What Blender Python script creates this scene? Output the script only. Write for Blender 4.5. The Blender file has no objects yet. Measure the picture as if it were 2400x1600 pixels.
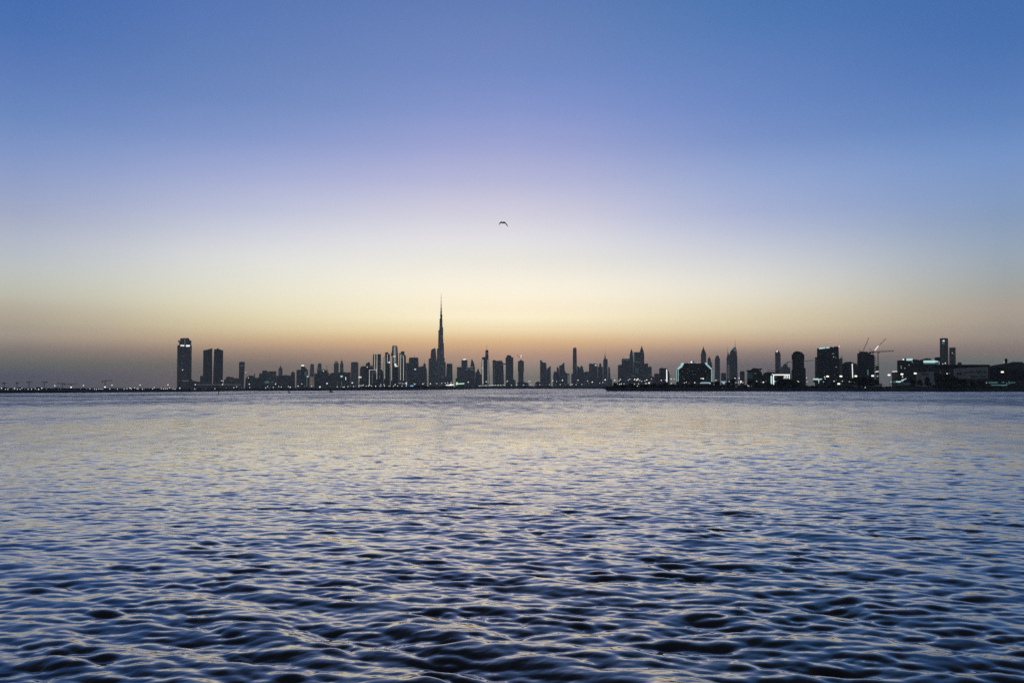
import bpy, bmesh, math, random
import numpy as np
from mathutils import Vector, Matrix

random.seed(7)
SC = bpy.context.scene
COL = SC.collection
R = math.radians

# ------------------------------------------------------------------ camera
CAM_H, F_PX, HORIZON = 5.0, 2200.0, 909.0          # metres, photo pixels (2400 wide), photo row of the horizon
PITCH = math.atan((HORIZON - 800.0) / F_PX)
cam_d = bpy.data.cameras.new('camera')
cam_d.sensor_width = 36.0
cam_d.lens = 36.0 * F_PX / 2400.0
cam_d.clip_start, cam_d.clip_end = 0.2, 80000.0
cam = bpy.data.objects.new('camera', cam_d)
cam.location = (0, 0, CAM_H)
cam.rotation_euler = (R(90) + PITCH, 0, 0)
COL.objects.link(cam)
SC.camera = cam

# ------------------------------------------------------------------ render / view
SC.view_settings.view_transform = 'Standard'
SC.view_settings.look = 'None'
SC.view_settings.gamma = 1.0
SC.view_settings.use_curve_mapping = False
SC.view_settings.exposure = 0.0
SC.render.engine = 'CYCLES'
SC.cycles.max_bounces = 6
SC.cycles.glossy_bounces = 4
SC.cycles.diffuse_bounces = 2
SC.cycles.volume_bounces = 1
SC.cycles.sample_clamp_indirect = 4.0
SC.cycles.use_denoising = False
SC.cycles.denoiser = 'OPENIMAGEDENOISE'


def lin(c):
    return tuple(((x / 255) / 12.92 if x / 255 <= 0.04045 else ((x / 255 + 0.055) / 1.055) ** 2.4) for x in c)


def ray(u, v):
    """world direction through photo pixel (u, v) of the 2400 x 1600 picture"""
    b = (800.0 - v) / F_PX
    return Vector(((u - 1200.0) / F_PX, math.cos(PITCH) - b * math.sin(PITCH), math.sin(PITCH) + b * math.cos(PITCH)))


# ------------------------------------------------------------------ sky after sunset
SKY = {
    50: [(0, 68.1, 110.4, 182.0), (100, 81.1, 119.4, 186.0), (200, 100.5, 131.6, 194.6), (300, 117.1, 147.8, 203.0), (400, 148.4, 166.3, 214.3), (500, 176.3, 185.7, 214.3), (600, 207.2, 212.9, 219.7), (680, 221.7, 221.3, 202.9), (740, 215.9, 198.9, 173.2), (780, 205.9, 194.4, 166.3), (805, 190.4, 143.1, 128.2), (830, 121.1, 146.0, 132.5), (850, 119.1, 115.3, 100.3), (875, 94.6, 91.3, 102.3), (900, 85.3, 83.1, 96.6)],
    650: [(0, 90.1, 122.8, 186.4), (100, 103.0, 131.4, 191.6), (200, 113.2, 141.5, 196.8), (300, 132.9, 155.0, 210.8), (400, 172.9, 182.0, 224.9), (500, 210.2, 213.5, 235.5), (600, 250.6, 249.6, 246.2), (680, 270.5, 264.6, 238.9), (740, 282.1, 266.4, 218.7), (780, 277.6, 249.9, 188.1), (805, 241.2, 192.5, 147.0), (830, 189.7, 158.5, 130.6), (850, 152.0, 131.9, 114.1), (875, 136.3, 119.7, 107.5), (900, 127.1, 112.6, 102.9)],
    1200: [(0, 97.2, 126.6, 188.4), (100, 112.2, 136.8, 194.1), (200, 122.7, 146.2, 206.5), (300, 152.2, 164.0, 217.5), (400, 184.7, 187.2, 226.3), (500, 226.2, 222.2, 238.0), (560, 248.6, 245.1, 247.6), (620, 265.6, 260.2, 246.9), (680, 293.1, 281.3, 254.4), (720, 301.1, 283.9, 246.1), (760, 312.8, 293.7, 242.1), (790, 289.9, 241.8, 169.9), (820, 243.8, 190.6, 147.6), (850, 197.6, 166.6, 145.3), (875, 149.7, 140.0, 124.4), (900, 140.4, 132.5, 120.1)],
    1750: [(0, 74.2, 121.0, 183.2), (100, 90.0, 127.3, 189.7), (200, 106.4, 138.2, 200.9), (300, 119.8, 147.1, 206.0), (400, 154.1, 173.9, 220.7), (500, 182.9, 193.3, 228.4), (600, 228.3, 230.5, 237.3), (680, 261.5, 255.2, 237.3), (740, 272.5, 254.9, 212.1), (780, 268.9, 244.0, 194.8), (805, 233.2, 188.7, 153.3), (830, 166.9, 144.5, 131.9), (850, 129.7, 117.2, 115.5), (875, 118.6, 108.0, 108.8), (900, 112.0, 102.1, 104.2)],
    2350: [(0, 67.6, 110.4, 177.9), (100, 72.8, 116.9, 182.2), (200, 88.8, 127.5, 191.6), (300, 104.4, 142.1, 201.4), (400, 130.8, 161.4, 213.3), (500, 143.7, 167.6, 203.8), (600, 170.2, 183.9, 199.1), (680, 187.8, 187.5, 179.0), (740, 206.3, 186.9, 166.3), (780, 194.2, 179.3, 156.3), (805, 185.3, 149.2, 139.2), (830, 132.8, 133.8, 116.4), (850, 119.8, 124.1, 113.7), (875, 109.9, 117.1, 106.9), (900, 102.5, 111.9, 101.2)],
}
ZENITH = (44, 52, 70)
SKY_RANGE = 3.0
BACK = [(0.0, 81, 84, 95), (0.06, 105, 101, 110), (0.16, 114, 110, 123), (0.32, 94, 101, 119), (0.6, 60, 72, 92), (1.0, 49, 58, 77)]

world = bpy.data.worlds.new('World')
SC.world = world
world.use_nodes = True
nt = world.node_tree
nt.nodes.clear()
N = nt.nodes.new
LK = nt.links.new
out = N('ShaderNodeOutputWorld')
bg = N('ShaderNodeBackground')
tc = N('ShaderNodeTexCoord')
nrm = N('ShaderNodeVectorMath'); nrm.operation = 'NORMALIZE'
LK(tc.outputs['Generated'], nrm.inputs[0])
sep = N('ShaderNodeSeparateXYZ')
LK(nrm.outputs[0], sep.inputs[0])
az = N('ShaderNodeMath'); az.operation = 'ARCTAN2'
LK(sep.outputs['X'], az.inputs[0]); LK(sep.outputs['Y'], az.inputs[1])


def ramp(stops):
    n = N('ShaderNodeValToRGB')
    n.color_ramp.interpolation = 'LINEAR'
    el = n.color_ramp.elements
    while len(el) > 1:
        el.remove(el[-1])
    for i, (p, c) in enumerate(stops):
        e = el[0] if i == 0 else el.new(p)
        e.position = p
        e.color = (*[k / SKY_RANGE for k in c], 1)
    LK(sep.outputs['Z'], n.inputs['Fac'])
    return n


def sky_stops(u):
    pts = []
    for v, r, g, b in sorted(SKY[u], reverse=True):
        pts.append((max(0.0, ray(u, v).normalized().z), np.array(lin((r, g, b)))))
    pts.append((0.5, pts[-1][1] * 0.45 + np.array(lin(ZENITH)) * 0.55))
    pts.append((0.62, np.array(lin(ZENITH)) * 1.1))
    pts.append((1.0, np.array(lin(ZENITH))))
    # smooth the coarse readings into 28 even steps (Catmull-Rom through the readings)
    xs = [p[0] for p in pts]; res = []
    grid = sorted(set(list(np.linspace(0.0, 0.16, 14)) + list(np.linspace(0.18, 0.5, 10)) + [0.6, 0.72, 0.86, 1.0]))
    for x in grid:
        i = max(0, min(len(xs) - 2, int(np.searchsorted(xs, x)) - 1))
        if x <= xs[0]:
            res.append((float(x), pts[0][1])); continue
        t = (x - xs[i]) / (xs[i + 1] - xs[i])
        p0, p1, p2, p3 = pts[max(0, i - 1)], pts[i], pts[i + 1], pts[min(len(pts) - 1, i + 2)]
        h = p2[0] - p1[0]
        m1 = (p2[1] - p0[1]) / max(1e-6, p2[0] - p0[0]) * h
        m2 = (p3[1] - p1[1]) / max(1e-6, p3[0] - p1[0]) * h
        c = (2 * t**3 - 3 * t**2 + 1) * p1[1] + (t**3 - 2 * t**2 + t) * m1 + (-2 * t**3 + 3 * t**2) * p2[1] + (t**3 - t**2) * m2
        res.append((float(x), np.clip(c, 0, SKY_RANGE)))
    return [(x, tuple(c)) for x, c in res]


def mix(a, b, lo, hi):
    m = N('ShaderNodeMapRange'); m.interpolation_type = 'LINEAR'; m.clamp = True
    m.inputs['From Min'].default_value = lo; m.inputs['From Max'].default_value = hi
    LK(az.outputs[0], m.inputs['Value'])
    x = N('ShaderNodeMix'); x.data_type = 'RGBA'
    LK(m.outputs['Result'], x.inputs['Factor']); LK(a, x.inputs['A']); LK(b, x.inputs['B'])
    return x.outputs['Result']


def az_of(u):
    d = ray(u, 600)
    return math.atan2(d.x, d.y)


KNOWN = [50, 650, 1200, 1750, 2350]
us = [50, 250, 450, 650, 850, 1030, 1200, 1370, 1550, 1750, 1950, 2150, 2350]
STOPS = {u: sky_stops(u) for u in KNOWN}


def between(u):
    """sky readings carried smoothly from one measured column to the next"""
    if u in STOPS and u != 1200: pass
    i = max(0, min(len(KNOWN) - 2, int(np.searchsorted(KNOWN, u)) - 1))
    P = [np.array([c for _, c in STOPS[KNOWN[max(0, min(4, j))]]]) for j in (i - 1, i, i + 1, i + 2)]
    t = (u - KNOWN[i]) / (KNOWN[i + 1] - KNOWN[i])
    m1, m2 = (P[2] - P[0]) / 2, (P[3] - P[1]) / 2
    c = (2 * t**3 - 3 * t**2 + 1) * P[1] + (t**3 - 2 * t**2 + t) * m1 + (-2 * t**3 + 3 * t**2) * P[2] + (t**3 - t**2) * m2
    return [(z, tuple(np.clip(k, 0, SKY_RANGE))) for (z, _), k in zip(STOPS[1200], c)]


rs = {u: ramp(between(u)).outputs['Color'] for u in us}
back = ramp([(p, lin(c)) for p, *c in BACK]).outputs['Color']
colr = mix(back, rs[50], R(-105), az_of(50))
for a, b in zip(us, us[1:]):
    colr = mix(colr, rs[b], az_of(a), az_of(b))
colr = mix(colr, back, az_of(2350), R(105))
# the physical sky with the sun already below the horizon adds its thin twilight
nish = N('ShaderNodeTexSky'); nish.sky_type = 'NISHITA'; nish.sun_disc = False
nish.sun_elevation = R(-4); nish.sun_rotation = R(0); nish.altitude = 10; nish.dust_density = 2.0
nis = N('ShaderNodeMix'); nis.data_type = 'RGBA'; nis.blend_type = 'ADD'
nis.inputs['Factor'].default_value = 0.02
LK(colr, nis.inputs['A']); LK(nish.outputs['Color'], nis.inputs['B'])
LK(nis.outputs['Result'], bg.inputs['Color'])
bg.inputs['Strength'].default_value = SKY_RANGE
LK(bg.outputs[0], out.inputs['Surface'])

# ------------------------------------------------------------------ helpers
def material(name, col, rough=0.6, spec=0.4, metal=0.0):
    m = bpy.data.materials.new(name); m.use_nodes = True
    b = m.node_tree.nodes['Principled BSDF']
    b.inputs['Base Color'].default_value = (*col, 1)
    b.inputs['Roughness'].default_value = rough
    b.inputs['Metallic'].default_value = metal
    b.inputs['Specular IOR Level'].default_value = spec
    return m


def noisy(name, c1, c2, scale, rough=0.8):
    """a plain material whose colour wanders between two tones"""
    m = material(name, c1, rough, 0.25); t = m.node_tree
    co = t.nodes.new('ShaderNodeTexCoord'); n = t.nodes.new('ShaderNodeTexNoise'); r = t.nodes.new('ShaderNodeValToRGB')
    n.inputs['Scale'].default_value = scale; n.inputs['Detail'].default_value = 5
    r.color_ramp.elements[0].position = 0.35; r.color_ramp.elements[1].position = 0.65
    r.color_ramp.elements[0].color = (*c1, 1); r.color_ramp.elements[1].color = (*c2, 1)
    t.links.new(co.outputs['Object'], n.inputs['Vector']); t.links.new(n.outputs['Fac'], r.inputs['Fac'])
    t.links.new(r.outputs['Color'], t.nodes['Principled BSDF'].inputs['Base Color'])
    return m


def facade(name, wall, glass, floor=3.9, bay=5.2, lit=0.006, glow=0.14):
    """storeys of wall and glass; a few of the rooms have their lights on"""
    m = material(name, wall, 0.55, 0.4); t = m.node_tree; n = t.nodes.new; l = t.links.new
    b = t.nodes['Principled BSDF']
    co = n('ShaderNodeTexCoord'); s = n('ShaderNodeSeparateXYZ'); l(co.outputs['Object'], s.inputs[0])

    def mth(op, a, v=None, w=None):
        k = n('ShaderNodeMath'); k.operation = op
        for i, x in enumerate((a, v, w)):
            if x is None: continue
            if isinstance(x, (int, float)): k.inputs[i].default_value = x
            else: l(x, k.inputs[i])
        return k.outputs[0]
    along = mth('ADD', s.outputs['X'], s.outputs['Y'])
    zf = mth('DIVIDE', s.outputs['Z'], floor); xf = mth('DIVIDE', along, bay)
    wz = mth('GREATER_THAN', mth('FRACT', zf), 0.38); wx = mth('GREATER_THAN', mth('FRACT', xf), 0.16)
    win = mth('MULTIPLY', wz, wx)
    cell = n('ShaderNodeCombineXYZ'); l(mth('FLOOR', xf), cell.inputs[0]); l(mth('FLOOR', zf), cell.inputs[1])
    wn = n('ShaderNodeTexWhiteNoise'); wn.noise_dimensions = '2D'; l(cell.outputs[0], wn.inputs['Vector'])
    big = n('ShaderNodeTexNoise'); big.inputs['Scale'].default_value = 0.03; l(co.outputs['Object'], big.inputs['Vector'])
    tone = n('ShaderNodeMix'); tone.data_type = 'RGBA'; l(big.outputs['Fac'], tone.inputs['Factor'])
    tone.inputs['A'].default_value = (*[x * 0.75 for x in wall], 1); tone.inputs['B'].default_value = (*[x * 1.25 for x in wall], 1)
    mx = n('ShaderNodeMix'); mx.data_type = 'RGBA'; l(win, mx.inputs['Factor']); l(tone.outputs['Result'], mx.inputs['A'])
    mx.inputs['B'].default_value = (*glass, 1)
    l(mx.outputs['Result'], b.inputs['Base Color'])
    l(mth('MULTIPLY_ADD', win, -0.35, 0.6), b.inputs['Roughness'])
    on = mth('MULTIPLY', mth('GREATER_THAN', wn.outputs['Value'], 1 - lit), win)
    b.inputs['Emission Color'].default_value = (1.0, 0.86, 0.62, 1)
    l(mth('MULTIPLY', on, glow), b.inputs['Emission Strength'])
    m.cycles.emission_sampling = 'NONE'
    return m


def glow(name, col, strength):
    m = bpy.data.materials.new(name); m.use_nodes = True; t = m.node_tree
    t.nodes.clear(); o = t.nodes.new('ShaderNodeOutputMaterial'); e = t.nodes.new('ShaderNodeEmission')
    e.inputs['Color'].default_value = (*col, 1); e.inputs['Strength'].default_value = strength
    t.links.new(e.outputs[0], o.inputs['Surface'])
    m.cycles.emission_sampling = 'NONE'
    return m


FAC = {
    'conc': facade('concrete_facade', (0.34, 0.328, 0.25), (0.1, 0.102, 0.0832)),
    'sand': facade('sand_facade', (0.4, 0.373, 0.27), (0.11, 0.107, 0.0832)),
    'blue': facade('grey_glass_facade', (0.22, 0.226, 0.177), (0.1, 0.107, 0.0884), 4.0, 3.0),
    'grey': facade('grey_facade', (0.27, 0.271, 0.208), (0.09, 0.0904, 0.078), 3.6, 7.0),
    'dark': facade('dark_facade', (0.085, 0.0904, 0.0728), (0.03, 0.0339, 0.0291), 3.8, 4.2, 0.006),
    'metal': facade('ribbed_metal_facade', (0.26, 0.26, 0.198), (0.11, 0.113, 0.0936), 4.1, 2.6, 0.006),
}
M_STEEL = material('dark_steel', (0.04, 0.04, 0.042), 0.5, 0.5, 0.6)
M_ROOF = material('roof_grey', (0.05, 0.052, 0.055), 0.8)
M_PALE = noisy('pale_cladding', (0.36, 0.38, 0.34), (0.46, 0.47, 0.42), 0.05)
M_BLACK = noisy('black_cladding', (0.012, 0.013, 0.016), (0.02, 0.021, 0.024), 0.08)
M_BARK = noisy('bark', (0.05, 0.04, 0.03), (0.08, 0.065, 0.05), 3.0)
M_LEAF = noisy('leaves', (0.02, 0.03, 0.016), (0.035, 0.05, 0.025), 0.8)
M_GROUND = noisy('dark_soil', (0.03, 0.028, 0.025), (0.06, 0.055, 0.05), 0.02)
GLOW = {
    'w': glow('white_light', (1.0, 1.0, 0.97), 1.0),
    'W': glow('bright_white_light', (1.0, 1.0, 0.96), 1.15),
    'd': glow('dim_white_light', (0.85, 0.95, 1.0), 0.16),
    'm': glow('soft_white_light', (0.95, 1.0, 0.92), 0.4),
    'v': glow('facade_line_light', (1.0, 0.98, 0.82), 0.55),
    'c': glow('cyan_light', (0.62, 1.0, 0.97), 0.72),
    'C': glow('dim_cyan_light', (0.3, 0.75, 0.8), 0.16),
    'b': glow('blue_light', (0.22, 0.55, 1.0), 1.1),
    'p': glow('pale_blue_light', (0.5, 0.72, 0.85), 0.6),
    'y': glow('flood_light', (1.0, 0.96, 0.76), 1.6),
    'o': glow('warm_room_light', (0.9, 0.6, 0.42), 0.13),
    'g': glow('green_tinted_light', (0.62, 1.0, 0.72), 1.0),
    'r': glow('red_warning_light', (1.0, 0.35, 0.3), 2.0),
}


def link(name, me, parent=None, mat=None):
    o = bpy.data.objects.new(name, me)
    COL.objects.link(o)
    if parent is not None: o.parent = parent
    if mat is not None and me is not None and not me.materials: me.materials.append(mat)
    return o


def empty(name, loc, rz=0.0):
    o = bpy.data.objects.new(name, None); COL.objects.link(o)
    o.empty_display_size = 1.0
    o.location = loc; o.rotation_euler = (0, 0, rz)
    return o


def tag(o, label=None, cat=None, group=None, kind=None):
    if label: o['label'] = label
    if cat: o['category'] = cat
    if group: o['group'] = group
    if kind: o['kind'] = kind
    return o


def mesh_of(bm, name):
    bmesh.ops.recalc_face_normals(bm, faces=bm.faces)
    me = bpy.data.meshes.new(name); bm.to_mesh(me); bm.free()
    return me


def add_prism(bm, pts, y0, y1):
    """polygon in the XZ plane pushed from y0 to y1"""
    a = [bm.verts.new((x, y0, z)) for x, z in pts]; b = [bm.verts.new((x, y1, z)) for x, z in pts]
    bm.faces.new(a); bm.faces.new(list(reversed(b)))
    n = len(pts)
    for i in range(n):
        j = (i + 1) % n
        bm.faces.new((a[i], b[i], b[j], a[j]))


def add_column(bm, foot, z0, z1, top=1.0, c=None):
    """footprint polygon in XY raised from z0 to z1, its top scaled about its middle"""
    cx = sum(p[0] for p in foot) / len(foot); cy = sum(p[1] for p in foot) / len(foot)
    if c: cx, cy = c
    a = [bm.verts.new((x, y, z0)) for x, y in foot]
    b = [bm.verts.new((cx + (x - cx) * top, cy + (y - cy) * top, z1)) for x, y in foot]
    bm.faces.new(list(reversed(a))); bm.faces.new(b)
    n = len(foot)
    for i in range(n):
        j = (i + 1) % n
        bm.faces.new((a[i], a[j], b[j], b[i]))


def add_bar(bm, p, q, w, w2=None):
    """square bar from p to q"""
    p, q = Vector(p), Vector(q); d = (q - p).normalized(); w2 = w if w2 is None else w2
    s = d.cross(Vector((0, 0, 1)))
    if s.length < 1e-3: s = Vector((1, 0, 0))
    s.normalize(); t = s.cross(d)
    A = [bm.verts.new(p + s * x * w / 2 + t * y * w / 2) for x, y in ((-1, -1), (1, -1), (1, 1), (-1, 1))]
    B = [bm.verts.new(q + s * x * w2 / 2 + t * y * w2 / 2) for x, y in ((-1, -1), (1, -1), (1, 1), (-1, 1))]
    bm.faces.new(list(reversed(A))); bm.faces.new(B)
    for i in range(4):
        j = (i + 1) % 4
        bm.faces.new((A[i], A[j], B[j], B[i]))


def add_lattice(bm, p, q, side, chord, bays):
    """open truss: four chords with zig-zag bracing"""
    p, q = Vector(p), Vector(q); d = (q - p).normalized()
    s = d.cross(Vector((0, 0, 1)))
    if s.length < 1e-3: s = Vector((1, 0, 0))
    s.normalize(); t = s.cross(d)
    cs = [s * x * side / 2 + t * y * side / 2 for x, y in ((-1, -1), (1, -1), (1, 1), (-1, 1))]
    for c in cs: add_bar(bm, p + c, q + c, chord)
    for k in range(bays):
        a, b = p.lerp(q, k / bays), p.lerp(q, (k + 1) / bays)
        for i in range(4):
            j = (i + 1) % 4
            if k % 2: add_bar(bm, a + cs[j], b + cs[i], chord * 0.7)
            else: add_bar(bm, a + cs[i], b + cs[j], chord * 0.7)


# photo readings are kept in the pixels of enlarged strips: 7.84 strip pixels to one photo pixel, strips start at row 760
STRIP = {'A': 0, 'B': 300, 'C': 600, 'D': 850, 'E': 1050, 'F': 1300, 'G': 1560, 'H': 1800, 'I': 2100}
G = 99999


def px(strip, x, y):
    return STRIP[strip] + x / 7.84, 760 + y / 7.84


class Site:
    """a place on the ground, turned to face the water; plan(x, y) gives metres along its front and above sea level"""
    def __init__(self, strip, xc, d, base=2.0):
        self.strip, self.base = strip, base
        u, v = px(strip, xc, 1100)
        r = ray(u, v); self.az = math.atan2(r.x, r.y)
        self.R = d / math.cos(self.az)
        self.loc = Vector((self.R * math.sin(self.az), d, 0))

    def plan(self, x, y):
        if y == G:
            r = ray(*px(self.strip, x, 1100)); a = math.atan2(r.x, r.y) - self.az
            return self.R * math.tan(a), self.base
        r = ray(*px(self.strip, x, y)); a = math.atan2(r.x, r.y) - self.az
        k = self.R / math.cos(a)
        return self.R * math.tan(a), CAM_H + k * r.z / math.hypot(r.x, r.y)

    def m(self):
        return self.R * math.cos(self.az) / F_PX / 7.84      # metres to one strip pixel, roughly

# ------------------------------------------------------------------ water: a wind-roughened sheet, finer near the quay
FAR = 14000.0


def wave_tile(n, size, lam_lo, lam_hi, lam_peak, slope, seed, theta, spread):
    rg = np.random.default_rng(seed)
    k = 2 * np.pi * np.fft.fftfreq(n, size / n)
    kx, ky = np.meshgrid(k, k, indexing='xy')
    kk = np.hypot(kx, ky); kk[0, 0] = 1
    kp = 2 * np.pi / lam_peak
    S = kk ** -4.7 * np.exp(-1.25 * (kp / kk) ** 2)
    th = np.arctan2(ky, kx) - theta
    S *= np.abs(np.cos(th)) ** spread + 0.05
    S[(kk < 2 * np.pi / lam_hi) | (kk > 2 * np.pi / lam_lo)] = 0
    H = np.sqrt(S) * (rg.normal(size=(n, n)) + 1j * rg.normal(size=(n, n)))
    sx = np.fft.ifft2(1j * kx * H).real; sy = np.fft.ifft2(1j * ky * H).real
    f = slope / math.sqrt(float((sx ** 2 + sy ** 2).mean()))
    h = np.fft.ifft2(H).real * f
    dx = np.fft.ifft2(-1j * kx / kk * H).real * f; dy = np.fft.ifft2(-1j * ky / kk * H).real * f
    return h.astype(np.float32), dx.astype(np.float32), dy.astype(np.float32), size


def sample(tile, x, y, rot):
    h, dx, dy, size = tile; n = h.shape[0]
    c, s = math.cos(rot), math.sin(rot)
    p = ((c * x + s * y) / size * n) % n; q = ((-s * x + c * y) / size * n) % n
    i = np.floor(p).astype(np.int64); j = np.floor(q).astype(np.int64)
    fp = (p - i).astype(np.float32); fq = (q - j).astype(np.float32)
    i %= n; j %= n; i1 = (i + 1) % n; j1 = (j + 1) % n
    res = []
    for a in (h, dx, dy):
        res.append((a[j, i] * (1 - fp) + a[j, i1] * fp) * (1 - fq) + (a[j1, i] * (1 - fp) + a[j1, i1] * fp) * fq)
    ux = res[1] * c - res[2] * s; uy = res[1] * s + res[2] * c
    return res[0], ux, uy


WAVE_DIR = R(-90 - 12)
roller = wave_tile(512, 71.0, 1.6, 8.0, 3.3, 0.048, 23, WAVE_DIR - R(14), 7.0)
swell = wave_tile(1024, 43.0, 0.30, 3.4, 1.2, 0.112, 11, WAVE_DIR, 3.6)
chop = wave_tile(1024, 13.3, 0.10, 0.30, 0.30, 0.021, 5, WAVE_DIR + R(20), 2.0)
groups = wave_tile(512, 53.0, 1.8, 9.0, 4.0, 0.1, 31, 0.3, 0.0)        # where waves bunch together
CHOPPY = 1.0


def calm_patches(x, y):
    """slow wandering of the wind over the bay"""
    g = (np.sin(x * 0.021 + 1.3 * np.sin(y * 0.013)) * np.sin(y * 0.034 + 0.8 * np.sin(x * 0.017 + 2.0))
         + 0.6 * np.sin(x * 0.057 + y * 0.083 + 1.1) * np.sin(y * 0.12 - x * 0.03))
    return 1.0 + 0.16 * g


def ss(x, a, b):
    t = np.clip((x - a) / (b - a), 0, 1)
    return t * t * (3 - 2 * t)


def build_water():
    dys = np.concatenate([np.arange(3600, 1320, -120), np.arange(1320, 320, -1.0), np.arange(320, 70, -0.42), np.arange(70, 20, -0.2), np.arange(20, 7, -0.4), np.arange(7, 0.5, -0.25)])
    rad = CAM_H * F_PX / dys
    rad = np.concatenate([[0.6, 1.4], rad, [FAR]])
    inner = np.linspace(R(-52), R(52), 1400)
    outer = np.concatenate([np.linspace(R(54), R(180), 44), np.linspace(R(-178), R(-54), 44)])
    ang = np.concatenate([inner, outer])
    nr, na = len(rad), len(ang)
    rr, aa = np.meshgrid(rad, ang, indexing='ij')
    x = (rr * np.sin(aa)).ravel(); y = (rr * np.cos(aa)).ravel(); r = rr.ravel()
    side = (np.abs(aa).ravel() > R(52.5)).astype(np.float32)
    # livelier by the quay wall, where the waves are thrown back, than out in the sheltered bay
    g = calm_patches(x, y) * (0.60 + 0.66 * (1 - ss(r, 12, 48)))
    e, _, _ = sample(groups, x, y, R(40)); e = np.exp(0.2 * np.clip(e / float(groups[0].std()), -2, 1.6))
    h0, u0, v0 = sample(roller, x, y, R(-17))
    h1, u1, v1 = sample(swell, x, y, 0.0)
    h2, u2, v2 = sample(chop, x + 3.1, y + 1.7, R(31))
    f1 = (1 - ss(r, 130, 420)) * g * e * (1 - side * 0.6); f2 = (1 - ss(r, 40, 130)) * g * e * (1 - side)
    f0 = (1 - ss(r, 300, 1000)) * g * (1 - side * 0.6)
    z = h0 * f0 + h1 * f1 + h2 * f2
    X = x + CHOPPY * (u0 * f0 + u1 * f1 + u2 * f2); Y = y + CHOPPY * (v0 * f0 + v1 * f1 + v2 * f2)
    co = np.stack([X, Y, z], 1).astype(np.float32)
    idx = np.arange(nr * na).reshape(nr, na)
    q = np.stack([idx[:-1], np.roll(idx, -1, 1)[:-1], np.roll(idx, -1, 1)[1:], idx[1:]], -1).reshape(-1, 4)[:, ::-1]
    me = bpy.data.meshes.new('water')
    me.vertices.add(len(co)); me.vertices.foreach_set('co', co.ravel())
    me.loops.add(q.size); me.loops.foreach_set('vertex_index', np.ascontiguousarray(q).ravel().astype(np.int32))
    me.polygons.add(len(q)); me.polygons.foreach_set('loop_start', np.arange(0, q.size, 4, dtype=np.int32))
    me.polygons.foreach_set('use_smooth', np.ones(len(q), dtype=bool))
    me.update(calc_edges=True)
    # how much of the wave relief is left to the normal map, long and short waves apart
    at = me.attributes.new('long_left', 'FLOAT', 'POINT'); at.data.foreach_set('value', ss(r, 130, 420).astype(np.float32))
    at = me.attributes.new('short_left', 'FLOAT', 'POINT'); at.data.foreach_set('value', ss(r, 40, 130).astype(np.float32))
    return me


def water_material():
    m = material('bay_water', (0.006, 0.009, 0.018), 0.02, 0.5); t = m.node_tree; n = t.nodes.new; l = t.links.new
    b = t.nodes['Principled BSDF']; b.inputs['IOR'].default_value = 1.52
    b.inputs['Specular Tint'].default_value = (1.0, 0.84, 0.50, 1)
    b.inputs['Coat Weight'].default_value = 0.75; b.inputs['Coat IOR'].default_value = 1.34
    co = n('ShaderNodeTexCoord')

    def noise(sx, sy, detail, rot=12):
        mp = n('ShaderNodeMapping'); mp.inputs['Scale'].default_value = (sx, sy, 1); mp.inputs['Rotation'].default_value = (0, 0, R(rot))
        l(co.outputs['Object'], mp.inputs['Vector'])
        k = n('ShaderNodeTexNoise'); k.noise_dimensions = '2D'; k.inputs['Scale'].default_value = 1; k.inputs['Detail'].default_value = detail
        l(mp.outputs[0], k.inputs['Vector'])
        return k.outputs['Fac']

    def mth(op, a, v=None, w=None):
        k = n('ShaderNodeMath'); k.operation = op
        for i, x in enumerate((a, v, w)):
            if x is None: continue
            if isinstance(x, (int, float)): k.inputs[i].default_value = x
            else: l(x, k.inputs[i])
        return k.outputs[0]

    def attr(name):
        k = n('ShaderNodeAttribute'); k.attribute_name = name; return k.outputs['Fac']
    # gusts and slicks: long streaks lying across the view
    gust = mth('ADD', mth('MULTIPLY_ADD', noise(0.016, 0.011, 3, 4), 3.0, -0.95), mth('MULTIPLY_ADD', noise(0.30, 0.11, 3, -8), 3.6, -1.5))
    gust = mth('MINIMUM', mth('MAXIMUM', gust, 0.3), 2.4)
    h_long = mth('MULTIPLY', noise(0.55, 0.85, 2), mth('MULTIPLY', attr('long_left'), 0.34))
    h_short = mth('MULTIPLY', noise(2.0, 2.9, 2, -14), mth('MULTIPLY', attr('short_left'), 0.022))
    h_fine = mth('MULTIPLY', noise(11, 15, 2, 20), mth('MULTIPLY', attr('short_left'), 0.0008))
    # ripples too small to draw from here on are left to the roughness of the surface
    rgh = (mth('MULTIPLY', mth('ADD', 0.015, mth('ADD', mth('MULTIPLY', attr('short_left'), 0.19), mth('MULTIPLY', attr('long_left'), 0.15))), mth('MULTIPLY_ADD', gust, 0.5, 0.5)))
    l(rgh, b.inputs['Roughness']); l(rgh, b.inputs['Coat Roughness'])
    tot = mth('MULTIPLY', mth('ADD', mth('ADD', h_long, h_short), h_fine), gust)
    bp = n('ShaderNodeBump'); bp.inputs['Strength'].default_value = 1.0; bp.inputs['Distance'].default_value = 1.0
    l(tot, bp.inputs['Height']); l(bp.outputs[0], b.inputs['Normal']); l(bp.outputs[0], b.inputs['Coat Normal'])
    return m


water = link('water', build_water(), None, water_material())
tag(water, kind='structure')

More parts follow.
